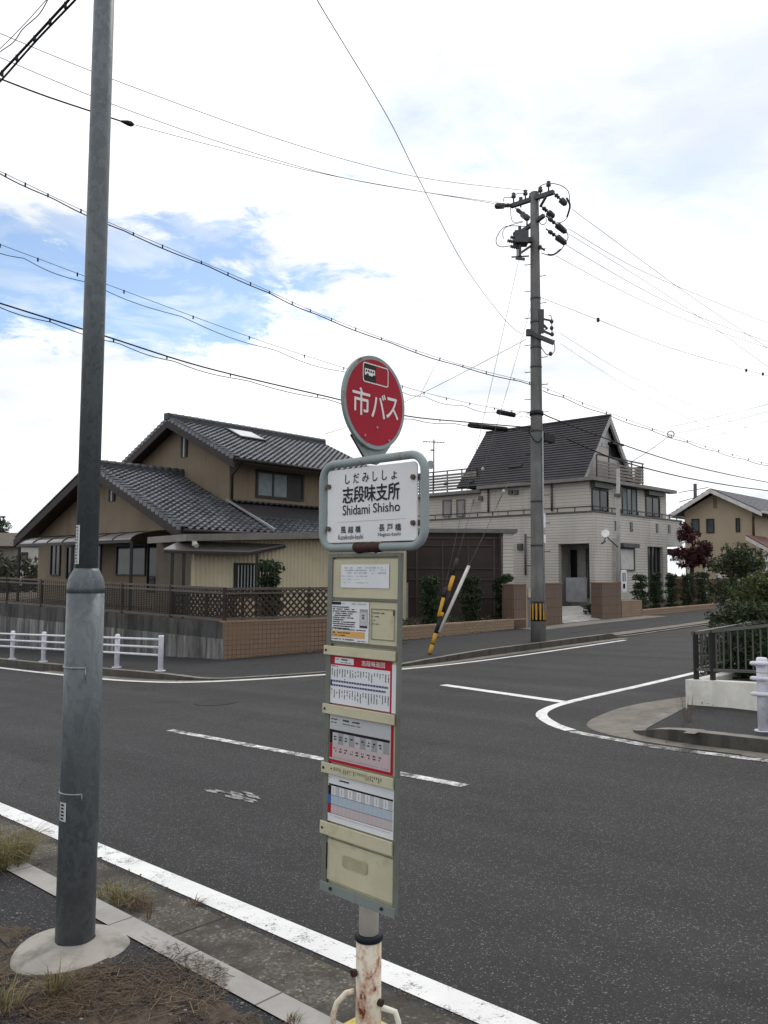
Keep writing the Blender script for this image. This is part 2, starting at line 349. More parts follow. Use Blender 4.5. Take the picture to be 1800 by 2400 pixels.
def m_lines(name, c, pitch, width, dark, axis='v', rough=.7, var=.15, depth=.004):
    """boards or courses: a dark joint every pitch metres along the wall (axis u) or up the wall (axis v)"""
    t = NT(name); s = t.n('ShaderNodeSeparateXYZ'); t.l(t.vec('UV'), s.inputs[0]); x = s.outputs[0 if axis == 'u' else 1]
    fr = t.math('FRACT', t.math('DIVIDE', x, pitch)); ln = t.math('LESS_THAN', fr, width / pitch)
    a = t.noise(.8, 5, .6); k = t.mix(t.ramp(a, .3, .7), sc(c, 1 - var), sc(c, 1 + var * .5)); k = t.mix(t.math('MULTIPLY', t.noise(45, 3, .6), .3), k, sc(c, .8))
    k = t.mix(t.math('MULTIPLY', t.ramp(t.noise(1, 5, .65, 'W', (4, 4, .45)), .50, .72), .5), k, sc(c, .5))
    k = t.mix(ln, k, sc(c, dark)); t.bump(t.math('SUBTRACT', 1, ln), .5, depth); return t.set(k, rough, 0, .3)
def m_brick(name, w, h, mort, c1, c2, cm, off=.5, rough=.7, bump=.5):
    t = NT(name); q = t.brick(w, h, mort, c1, c2, cm, off); a = t.noise(1.2, 6, .65)
    k = t.mix(t.ramp(a, .3, .75), q.outputs['Color'], sc(c1, .72)); k = t.mix(t.math('MULTIPLY', t.noise(70, 3, .6), .3), k, sc(c1, .6))
    k = t.mix(t.math('MULTIPLY', t.ramp(t.noise(1, 5, .65, 'W', (3, 3, .4)), .55, .75), .3), k, sc(c1, .45))
    t.bump(t.math('SUBTRACT', 1, q.outputs['Fac']), bump, .004); return t.set(k, rough, 0, .35)
def m_rusty(name, c, amount, rust=(.11, .036, .016)):
    t = NT(name); a = t.noise(14, 8, .7, 'W', (1, 1, .6)); b = t.noise(70, 4, .65)
    w = t.math('ADD', t.math('MULTIPLY', a, .75), t.math('MULTIPLY', b, .25))
    k = t.mix(t.ramp(t.noise(5, 4, .6), .3, .7), sc(c, .85), c)
    k = t.mix(t.math('MULTIPLY', t.ramp(w, 1 - amount - .12, 1 - amount), .55), k, sc(rust, 2.2)); k = t.mix(t.ramp(w, 1 - amount - .02, 1 - amount + .05), k, rust)
    t.bump(b, .25, .002); return t.set(k, .6, 0, .2)

ASPH = m_asphalt('asphalt', (.047, .0458, .0475), .5, lanes=True)
ASPH_S = m_asphalt('sidewalk_asphalt', (.034, .034, .037), .4)
PAINT = m_paint('road_paint', (.74, .74, .73), .415); PAINT_W = m_paint('worn_road_paint', (.72, .72, .71), .50); PAINT_F = m_paint('faded_road_paint', (.6, .6, .59), .50, (.058, .056, .058))
KERB = m_concrete('kerb_concrete', (.36, .345, .325), .12, (RM, .58, .25)); KERB2 = m_concrete('far_kerb_concrete', (.23, .215, .195), .4, None, .45)
KERBF = m_concrete('dark_kerb_face', (.085, .08, .072), .6, None, .6); GUTTER = m_gutter('gutter_concrete', (.09, .082, .072))  # upright kerb faces take a darker, mossier concrete than the kerb tops
APRON = m_concrete('apron_concrete', (.205, .185, .16), .35, None, .25)
CONC = m_concrete('concrete', (.34, .335, .32), .5); CONC_D = m_streak('stained_concrete', (.095, .095, .09), .10, .58); FOOT = m_concrete('footing_concrete', (.36, .335, .30), .6, None, .2)
SOIL = pm('soil', (.05, .04, .03), .95, 0, .4, 2, 30, .6); DIRTM = None; DIRT = pm('dry_dirt', (.15, .12, .092), .95, 0, .45, 6, 90, .8, dirt=((.055, .043, .032), .8))
GALV = m_galv('galvanised_steel', (.112, .128, .138)); GALV2 = m_galv('grey_steel', (.30, .31, .31))
BLUEG = m_rusty('pale_blue_green_paint', (.285, .33, .33), .35); RUST = m_rusty('rust_patch', (.06, .03, .02), .6, (.035, .015, .01))
POSTP = m_rusty('rusty_cream_paint', (.72, .66, .53), .415, (.14, .034, .012)); POSTC = m_rusty('cream_post_paint', (.72, .69, .61), .28)
RUBBER = pm('black_rubber', (.012, .014, .02), .5); RED = pm('sign_red', (.36, .009, .028), .55, 0, .1, 5, 60, .03, spec=.18)
REDP = pm('print_red', (.38, .012, .03), .4, 0, .1, 5, 60, .02); WHITE = pm('sign_white', (.72, .725, .74), .4, 0, .06, 5, 80, .02); PAPER = pm('paper', (.68, .69, .71), .5, 0, .06, 9, 80, .02)
LETTERW = pm('letter_white', (.76, .73, .71), .5, 0, .05); BLACK = pm('print_black', (.014, .014, .018), .5, 0, .1); NAVY = pm('print_navy', (.02, .03, .14), .5, 0, .1)
GREYP = pm('print_grey', (.30, .30, .31), .5, 0, .06); GREYL = pm('print_pale_grey', (.46, .47, .48), .5, 0, .05); PINKP = pm('print_pink', (.52, .42, .43), .5, 0, .05); BLUEP = pm('print_pale_blue', (.38, .48, .57), .5, 0, .05); ORANGEP = pm('print_orange', (.62, .36, .13), .5, 0, .05)
FADED = pm('print_faded', (.38, .39, .44), .5, 0, .05)
CREAM = pm('yellowed_cream_panel', (.52, .49, .345), .5, 0, .12, 6, 60, .05, dirt=((.24, .20, .12), .4)); FRAMEG = pm('grey_green_frame', (.17, .18, .155), .5, .2, .2, 8, 60, .1, dirt=((.10, .075, .05), .7))
BOLT = m_rusty('rusty_bolt', (.10, .085, .07), .5, (.05, .03, .02))
TAN = m_lines('tan_siding', (.192, .152, .106), .45, .012, .7, 'u', .8, .14); DKWOOD = pm('dark_brown_trim', (.035, .028, .026), .6); DKMETAL = pm('dark_bronze_metal', (.036, .033, .031), .45, .3)
TILE = m_tile('silver_grey_roof_tile', (.078, .082, .096)); TILE_D = pm('dark_roof_tile', (.06, .06, .068), .5, 0, .25, 1.5, 20, .05)
CORR = pm('cream_corrugated_sheet', (.48, .43, .31), .5, 0, .12, 1.3, 40, .02); TERR = pm('grey_terrace_fascia', (.17, .16, .145), .5, .2)
AWN = pm('smoked_polycarbonate', (.13, .115, .11), .25, 0, .15, 2, 30, .0, spec=.6)
SIDING = m_lines('grey_board_siding', (.515, .485, .445), .118, .028, .58, 'v', .75, .13)
SIDING_L = m_lines('grey_lap_siding', (.49, .46, .415), .14, .022, .58, 'v', .75, .08)
SLATE = pm('dark_slate', (.055, .052, .058), .55, 0, .25, 1.1, 20, .05); EAVE = pm('grey_gutter', (.20, .19, .18), .5, .1)
CAP = pm('dark_parapet_cap', (.10, .10, .10), .5, .2); BROWNT = m_brick('brown_wall_tile', .105, .105, .012, (.235, .150, .098), (.19, .12, .077), (.06, .045, .035), 0, .7)
PILLT = m_brick('brown_pillar_tile', .075, .30, .012, (.175, .118, .088), (.145, .097, .07), (.055, .04, .033), 0, .7); BRICKL = m_brick('planter_brick', .24, .085, .010, (.30, .21, .14), (.25, .17, .112), (.11, .08, .06), .5, .75)
LATT = pm('dark_brown_lattice', (.045, .03, .025), .6); RAILD = pm('bronze_railing', (.125, .12, .112), .45, .4); IRON = pm('dark_iron', (.035, .033, .032), .5, .3); RAILW = pm('white_enamel', (.64, .64, .71), .38, 0, .1, 6, 60, .04, dirt=((.24, .21, .19), .5), spec=.4)
SCREEN = pm('dark_shade_mesh', (.052, .041, .037), .9, 0, .35, .8, 50, .1); GLASS = m_glass('window_glass', (.06, .075, .085)); GLASS_D = m_glass('dark_glass', (.02, .022, .026)); CURT = pm('grey_blue_curtain', (.20, .235, .245), .8, 0, .2, 6, 40, .1)
SHUT = pm('white_roller_shutter', (.55, .54, .53), .5); CREAMW = pm('cream_render', (.40, .325, .235), .85, 0, .08, 1, 60, .1); WHTRIM = pm('white_trim', (.58, .56, .54), .6)
WALLW = m_concrete('white_plaster', (.72, .70, .64), .14, None, .08); YEL = pm('guard_yellow', (.50, .27, .03), .5); BLK = pm('guard_black', (.014, .014, .016), .5); STAYW = pm('grey_white_sleeve', (.50, .48, .44), .5)
CABLE = pm('black_cable', (.014, .014, .016), .6, 0, .1); WIRE = pm('dull_wire', (.10, .10, .11), .6, 0, .1); PORC = pm('dark_porcelain', (.07, .07, .075), .35); POLEC = m_concrete('pole_concrete', (.185, .182, .18), .5); STEEL = pm('weathered_steel', (.09, .09, .095), .6, .3)
L_SHRUB = m_leaf('shrub_leaf', (.010, .020, .008), (.024, .045, .015), (.034, .06, .02)); L_PINE = m_leaf('pine_leaf', (.014, .024, .010), (.034, .052, .018), (.05, .065, .022)); L_OLIVE = m_leaf('olive_leaf', (.035, .045, .014), (.07, .082, .026), (.09, .095, .035)); L_RED = m_leaf('maple_leaf', (.03, .008, .010), (.075, .014, .02), (.05, .012, .016)); L_GREY = m_leaf('dull_leaf', (.03, .036, .022), (.055, .06, .035), (.05, .045, .03))
BARK = pm('bark', (.06, .045, .035), .9, 0, .3, 9, 60, .5); GRASS = m_leaf('grass_blade', (.085, .09, .03), (.26, .21, .10), (.16, .14, .06)); STRAW = m_leaf('straw', (.22, .16, .09), (.10, .065, .038), (.15, .10, .06))
LITTER = m_leaf('brown_litter', (.03, .018, .010), (.11, .068, .038), (.055, .033, .018)); BACKW = pm('weathered_grey_wall', (.20, .185, .16), .85, 0, .3, .7, 20, .1, dirt=((.08, .07, .06), .7)); BACKWH = pm('pale_outbuilding_wall', (.46, .44, .42), .8, 0, .15); RROOF = pm('red_brown_tile', (.10, .04, .035), .6)
VENT = pm('vent_white', (.42, .40, .39), .5)

# ================================================================ ground, road, kerbs
def structure(name, mb, mats):
    o = mb.build(name, mats); return tag(o, kind='structure')
b = MB(); b.poly([Vector((x, y, gz(x, y) - .05)) for x, y in ((-320, -120), (320, -120), (320, 420), (-320, 420))]); structure('ground', b, SOIL)
b = MB(); b.poly([R(-60, -.66), R(95, -.66), R(95, 95), R(-60, 95)]); structure('road', b, ASPH)
def smooth_line(pts, k=6):
    """Catmull-Rom through (m, n, h...) tuples"""
    out = []; n = len(pts)
    for i in range(n - 1):
        p0, p1, p2, p3 = pts[max(i - 1, 0)], pts[i], pts[i + 1], pts[min(i + 2, n - 1)]
        for j in range(k):
            t = j / k
            out.append(tuple(.5 * (2 * b_ + (c - a) * t + (2 * a - 5 * b_ + 4 * c - d) * t * t + (-a + 3 * b_ - 3 * c + d) * t ** 3) for a, b_, c, d in zip(p0, p1, p2, p3)))
    out.append(tuple(pts[-1])); return out
def offset_line(pts, d):
    out = []
    for i, p in enumerate(pts):
        a = pts[max(i - 1, 0)]; c = pts[min(i + 1, len(pts) - 1)]
        tx, ty = c[0] - a[0], c[1] - a[1]; l = hypot(tx, ty) or 1
        out.append((p[0] - ty / l * d, p[1] + tx / l * d) + tuple(p[2:]))
    return out
def ribbon(mb, A, B, ha, hb, m=0):
    va = [R(p[0], p[1], (p[2] if ha is None else ha)) for p in A]; vb = [R(p[0], p[1], (p[2] if hb is None else hb)) for p in B]
    n = len(va); mb.add(va + vb, [(i, i + 1, n + i + 1, n + i) for i in range(n - 1)], m)
def marking(name, pts, w, mat, h=.004):
    L = offset_line(pts, w / 2); Rr = offset_line(pts, -w / 2); mb = MB(); ribbon(mb, L, Rr, h, h); structure(name, mb, mat)

# far block: kerb line round the far corner, lowered where people cross and at the driveway
FK = smooth_line([(90, 5.0, .14), (40, 5.1, .14), (18, 5.19, .14), (14.6, 5.25, .14), (12.8, 5.33, .14), (11.2, 5.56, .11), (10.3, 5.95, .035), (9.7, 6.7, .03), (9.2, 7.7, .03), (8.75, 9.0, .035), (8.52, 10.2, .10), (8.50, 11.9, .14), (8.48, 13.4, .14), (8.42, 16.4, .14), (8.40, 17.3, .13), (8.4, 18.0, .03), (8.4, 22, .03), (8.4, 26.3, .03), (8.4, 27.2, .11), (8.4, 34, .12), (8.4, 94, .12)], 5)
# the block lies on the +m/+n side of this line
def kerb_and_walk(line, side, kname, sname, back, wk=.15, kmat=KERB2, smat=ASPH_S, inner=1.3):
    flat = inner is None; inner = inner or wk
    top_o = line; top_i = offset_line(line, side * wk)
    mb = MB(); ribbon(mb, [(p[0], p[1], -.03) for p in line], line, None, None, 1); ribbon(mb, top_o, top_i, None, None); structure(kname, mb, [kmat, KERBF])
    i2 = offset_line(line, side * inner); i2 = [(p[0], p[1], max(p[2], .12)) for p in i2]
    mb = MB()
    if flat: i2 = [(p[0], p[1], p[2] - .004) for p in top_i]
    else: ribbon(mb, [(p[0], p[1], p[2] - .004) for p in top_i], i2, None, None)
    pts = [R(p[0], p[1], p[2]) for p in i2] + [R(m, n, .13) for m, n in back]; mb.poly(pts); structure(sname, mb, smat)
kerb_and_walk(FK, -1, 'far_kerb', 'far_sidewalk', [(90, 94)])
mb = MB(); GL = [p for p in FK if p[0] < 16 and p[1] < 18]; ribbon(mb, GL, offset_line(GL, .32), .004, .003); structure('far_gutter', mb, APRON)
# near side
mb = MB(); ribbon(mb, [(-40, -.67, 0), (80, -.67, 0)], [(-40, -.67, .10), (80, -.67, .10)], -.03, .10); ribbon(mb, [(-40, -.67), (80, -.67)], [(-40, -.80), (80, -.80)], .10, .10)
structure('near_kerb', mb, KERB)
mb = MB(); mb.poly([R(-40, -.80, .094), R(80, -.80, .094), R(80, -30, .094), R(-40, -30, .094)]); structure('near_sidewalk', mb, ASPH_S)
mb = MB(); ribbon(mb, [(-40, -.24), (80, -.24)], [(-40, -.665), (80, -.665)], .003, .012); structure('near_gutter', mb, GUTTER)
# right corner island
IK = smooth_line([(-40, 5.15, .14), (-8, 5.2, .14), (0.1, 5.2, .14), (.8, 5.24, .14), (1.2, 5.27, .12), (1.5, 5.38, .06), (1.68, 5.62, .03), (1.8, 6.2, .025), (1.9, 6.8, .025), (1.98, 7.3, .03), (2.05, 8.5, .08), (2.1, 10, .12), (2.1, 30, .12), (2.1, 94, .12)], 5)
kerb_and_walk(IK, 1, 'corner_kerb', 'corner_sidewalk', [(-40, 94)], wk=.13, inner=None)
AP = smooth_line([(-40, 4.98), (-4, 5.0), (.22, 5.08), (.9, 5.08), (1.7, 5.24), (2.15, 5.5), (2.38, 5.87), (2.5, 6.4), (2.56, 6.95), (2.5, 7.6), (2.3, 8.3), (2.12, 8.8)], 5)
AI = smooth_line([(-40, 5.14), (-4, 5.16), (.22, 5.17), (.9, 5.2), (1.3, 5.28), (1.52, 5.42), (1.67, 5.66), (1.78, 6.2), (1.86, 6.7), (1.95, 7.3), (2.03, 8.3), (2.06, 8.8)], 5)
mb = MB(); ribbon(mb, AP, AI, .004, .022); structure('corner_apron', mb, APRON)
# driveway concrete between the gate pillars
mb = MB(); mb.poly([R(8.57, 17.9, .05), R(8.57, 26.6, .05), R(12.1, 26.2, .15), R(12.1, 18.3, .15)]); structure('driveway_apron', mb, APRON)
mb = MB(); mb.poly([R(12.12, 20.9, .16), R(12.12, 23.5, .16), R(14.9, 26.5, .5), R(16.5, 25, .5)]); structure('entrance_path', mb, CONC)
# painted lines
marking('edge_line_near', [(-40, -.125), (80, -.125)], .15, PAINT)
mb = MB()
for m0 in (1.63, -8.4, 11.7, 21.7, 31.7): ribbon(mb, [(m0, 2.59), (m0 + 4.55, 2.59)], [(m0, 2.70), (m0 + 4.55, 2.70)], .004, .004)
structure('centre_line', mb, PAINT_W)
FL = smooth_line([(80, 4.72), (30, 4.78), (17.4, 4.86), (14.05, 4.92), (12.6, 4.98), (11.5, 5.14), (10.5, 5.5), (9.75, 6.3), (9.1, 7.5), (8.35, 9.0), (8.0, 10.6), (7.86, 13), (7.86, 17.0)], 6)
marking('edge_line_far', FL, .13, PAINT)
marking('stop_line', [(6.07, 7.62), (3.42, 7.02)], .16, PAINT)
marking('corner_line', smooth_line([(3.32, 60), (3.36, 20), (3.36, 12), (3.36, 8.9), (3.37, 8.55), (3.38, 7.1), (3.3, 6.45), (3.08, 5.95), (2.62, 5.5), (2.25, 5.27)], 6), .14, PAINT)
marking('corner_line_worn', smooth_line([(2.2, 5.24), (2.05, 5.18), (1.5, 5.06), (.76, 4.97), (-3, 4.95), (-40, 4.9)], 6), .12, PAINT_F)
mb = MB()
for i in range(14):
    a = 2.93 + rnd.uniform(-.28, .28); c = 1.32 + rnd.uniform(-.1, .1); l = rnd.uniform(.04, .12); w = rnd.uniform(.015, .03)
    mb.poly([R(a - l, c - w * rnd.random(), .004 + i * .0001), R(a + l * .3, c - w, .004 + i * .0001), R(a + l, c + w * .4, .004 + i * .0001), R(a - l * .2, c + w, .004 + i * .0001)])
structure('paint_scuff', mb, m_paint('scuffed_paint', (.30, .30, .30), .47, (.05, .049, .05)))
def ragged(name, c):
    t = NT(name); a = t.noise(26, 7, .75); b = t.noise(120, 4, .7); k = t.mix(t.ramp(a, .3, .7), sc(c, .45), c); k = t.mix(t.math('MULTIPLY', b, .6), k, sc(c, .35)); t.set(k, .95, 0, .15); t.bump(b, .6, .005)
    tr = t.n('ShaderNodeBsdfTransparent'); ms = t.n('ShaderNodeMixShader'); t.l(t.ramp(t.math('ADD', t.math('MULTIPLY', t.noise(5, 6, .7), .7), t.math('MULTIPLY', b, .3)), .40, .52), ms.inputs[0]); t.l(tr.outputs[0], ms.inputs[1]); t.l(t.b.outputs[0], ms.inputs[2]); t.l(ms.outputs[0], t.out.inputs[0]); return t.m
DIRTM = ragged('ragged_dirt', (.115, .09, .068))
def blob_sheet(name, mat, c, rx, ry, h, n=26, seed=1, ang=0):
    r = random.Random(seed); pts = []
    for i in range(n):
        a = 2 * pi * i / n; k = .75 + .4 * r.random(); x, y = cos(a) * rx * k, sin(a) * ry * k
        pts.append(R(c[0] + x * cos(ang) - y * sin(ang), c[1] + x * sin(ang) + y * cos(ang), h))
    mb = MB(); mb.poly(pts); structure(name, mb, mat)
blob_sheet('dirt_patch', DIRTM, (.45, -1.2), .95, .26, .099, 60, 5); blob_sheet('dirt_patch', DIRTM, (-.35, -1.05), .9, .22, .1, 60, 8)
mb = MB(); c0 = R(7.69, 4.35, .004); mb.prism([c0 + Vector((cos(2 * pi * i / 28) * .32, sin(2 * pi * i / 28) * .32, SLA * cos(2 * pi * i / 28) * .32)) for i in range(28)], (0, 0, .004))
tag(mb.build('manhole_cover', pm('cast_iron', (.047, .045, .044), .85, .1), None, c0), 'round dark iron manhole cover set in the far lane', 'manhole cover')

# ================================================================ leaves and plants
def leaf_quad(mb, c, s, r, m=0, long=1.6):
    d = Vector((r.gauss(0, 1), r.gauss(0, 1), r.gauss(0, .8))).normalized(); e = d.orthogonal().normalized()
    e = (e * cos(r.random() * 6.28) + d.cross(e) * sin(r.random() * 6.28)); f = d.cross(e)
    mb.add([c - e * s * long, c + f * s * .5, c + e * s * long, c - f * s * .5], [(0, 1, 2, 3)], m)
def clump(mb, c, rx, ry, rz, n, s, r, m=0, hollow=.25):
    for _ in range(n):
        d = Vector((r.gauss(0, 1), r.gauss(0, 1), r.gauss(0, 1))).normalized(); k = (hollow + (1 - hollow) * r.random()) ** .6
        leaf_quad(mb, c + Vector((d.x * rx * k, d.y * ry * k, d.z * rz * k)), s * r.uniform(.6, 1.3), r, m)
def layered_shrub(loc, h, rad, label, seed, group, leafmat=L_SHRUB, dens=1.0):
    r = random.Random(seed); t = thing('layered_shrub', loc, label, 'shrub', group); loc = Vector(loc)
    mb = MB(); mb.tube([loc, loc + Vector((.02, 0, h * .5)), loc + Vector((0, .02, h * .93))], [.05, .04, .015], 7); mb.build('trunk', BARK, t)
    mb = MB(); nl = max(4, int(h / .24))
    for i in range(nl):
        z = h * (.08 + .86 * i / (nl - 1)); k = rad * (1.0 - .25 * abs(i / (nl - 1) - .45)) * r.uniform(.8, 1.15)
        for j in range(5):
            a = j * 1.257 + i * 1.1 + r.random() * .6; q = k * r.uniform(.35, .7)
            clump(mb, loc + Vector((cos(a) * q, sin(a) * q, z + r.uniform(-.05, .05))), k * .55, k * .55, .15, int(80 * dens), .034, r)
        clump(mb, loc + Vector((0, 0, z)), k * .8, k * .8, .15, int(90 * dens), .035, r)
    mb.build('crown', leafmat, t); return t
def cloud_tree(name, loc, h, pads, label, cat, leafmat, seed, leaf=.04, n=260, lean=(0, 0), trunk_r=.07, group=None):
    """a garden tree: limbs that carry separate foliage pads; pads = (dx, dy, z, rx, rz)"""
    r = random.Random(seed); loc = Vector(loc); t = thing(name, loc, label, cat, group)
    top = loc + Vector((lean[0], lean[1], h * .8)); mb = MB()
    mb.tube([loc, loc + Vector((lean[0] * .2, lean[1] * .3, h * .3)), loc + Vector((lean[0] * .7, lean[1] * .6, h * .55)), top], [trunk_r, trunk_r * .8, trunk_r * .55, trunk_r * .2], 8)
    for dx, dy, z, rx, rz in pads:
        zz = max(.1, z - .25); st = loc + Vector((lean[0] * zz / h, lean[1] * zz / h, min(zz, h * .75)))
        mb.tube([st, loc + Vector((dx * .55, dy * .55, z - .08)), loc + Vector((dx, dy, z))], [trunk_r * .5, trunk_r * .3, .012], 6)
    mb.build('trunk', BARK, t); mb = MB()
    for dx, dy, z, rx, rz in pads:
        c = loc + Vector((dx, dy, z)); cnt = int(n * (rx / .4) ** 2)
        for j in range(7):
            a = r.random() * 6.28; q = rx * r.uniform(.2, .75)
            clump(mb, c + Vector((cos(a) * q, sin(a) * q, r.uniform(-.5, .6) * rz)), rx * .48, rx * .48, rz * .6, cnt // 7, leaf, r)
        clump(mb, c, rx * 1.02, rx * 1.02, rz * 1.05, cnt // 5, leaf, r, 0, .6)
    mb.build('crown', leafmat, t); return t
def grass_tuft(loc, h, spread, n, label, seed, group, mat=GRASS):
    r = random.Random(seed); loc = Vector(loc); mb = MB()
    for _ in range(n):
        a = r.random() * 6.28; q = spread * .35 * sqrt(r.random()); p = loc + Vector((cos(a) * q, sin(a) * q, 0)); hh = h * r.uniform(.4, 1.1); b_ = a + r.uniform(-1, 1); k = spread * r.uniform(.1, .9)
        w = Vector((-sin(b_), cos(b_), 0)) * r.uniform(.0012, .0028); o = Vector((cos(b_), sin(b_), 0)); m1 = p + o * k * .35 + Vector((0, 0, hh * .7)); e = p + o * k + Vector((0, 0, hh * r.uniform(.55, 1)))
        mb.add([p - w, p + w, m1 + w * .7, m1 - w * .7, e], [(0, 1, 2, 3), (3, 2, 4)])
    return tag(mb.build('grass_tuft', mat, None, loc), label, 'weed', group)

# ================================================================ lettering
def text_polys(body, offset=0.0, spacing=1.0):
    cu = bpy.data.curves.new('lettering', 'FONT'); cu.body = body; cu.resolution_u = 3; cu.offset = offset; cu.space_character = spacing; cu.fill_mode = 'FRONT'
    o = bpy.data.objects.new('lettering', cu); COL.objects.link(o)
    dg = bpy.context.evaluated_depsgraph_get(); dg.update(); me = o.evaluated_get(dg).to_mesh()
    vs = [(q.co.x, q.co.y) for q in me.vertices]; fs = [tuple(p.vertices) for p in me.polygons]
    o.evaluated_get(dg).to_mesh_clear(); bpy.data.objects.remove(o); bpy.data.curves.remove(cu); return vs, fs
def put_text(mb, pl, body, s0, s1, za, zb, off, m=0, offset=0.0, spacing=1.0):
    """fit the words into the rectangle s0..s1 x za..zb of plane pl"""
    vs, fs = text_polys(body, 0, spacing)
    if not vs: return
    x0, x1 = min(q[0] for q in vs), max(q[0] for q in vs); y0, y1 = min(q[1] for q in vs), max(q[1] for q in vs)
    w = offset * (zb - za)
    for k, (ds, dz) in enumerate(((0, 0), (w, 0), (-w, 0), (0, w), (0, -w)) if offset else ((0, 0),)):
        mb.add([pl.at(s0 + ds + (x - x0) / (x1 - x0) * (s1 - s0), za + dz + (y - y0) / (y1 - y0) * (zb - za), off + k * .00008) for x, y in vs], fs, m)
def rect(mb, pl, s0, s1, za, zb, off, m=0): mb.add([pl.at(s0, za, off), pl.at(s1, za, off), pl.at(s1, zb, off), pl.at(s0, zb, off)], [(0, 1, 2, 3)], m)
def slab(mb, pl, s0, s1, za, zb, o0, o1, m=0): mb.obox(pl.at(s0, za, o0), pl.t * (s1 - s0), Vector((0, 0, zb - za)), pl.n * (o1 - o0), m)
def scribble(mb, pl, s0, s1, z, h, off, r, m=0, fill=.8):
    """a line of print too small to read: short dark dashes"""
    s = s0
    while s < s1 - .001:
        w = min(h * r.uniform(.5, 1.5), s1 - s)
        if r.random() < fill: rect(mb, pl, s, s + w * .8, z - h * .5 * r.uniform(.6, 1), z + h * .5 * r.uniform(.6, 1), off, m)
        s += w
def scribble_v(mb, pl, s, z0, z1, w, off, r, m=0, fill=.85):
    z = z0
    while z > z1 + .0005:
        h = min(w * r.uniform(.6, 1.2), z - z1)
        if r.random() < fill: rect(mb, pl, s - w * .5 * r.uniform(.6, 1), s + w * .5 * r.uniform(.6, 1), z - h * .8, z, off, m)
        z -= h
def round_rect(s0, s1, za, zb, r, k=6):
    out = []
    for cx, cy, a0 in ((s1 - r, zb - r, 0), (s0 + r, zb - r, 90), (s0 + r, za + r, 180), (s1 - r, za + r, 270)):
        for i in range(k + 1): a = radians(a0 + 90 * i / k); out.append((cx + r * cos(a), cy + r * sin(a)))
    return out

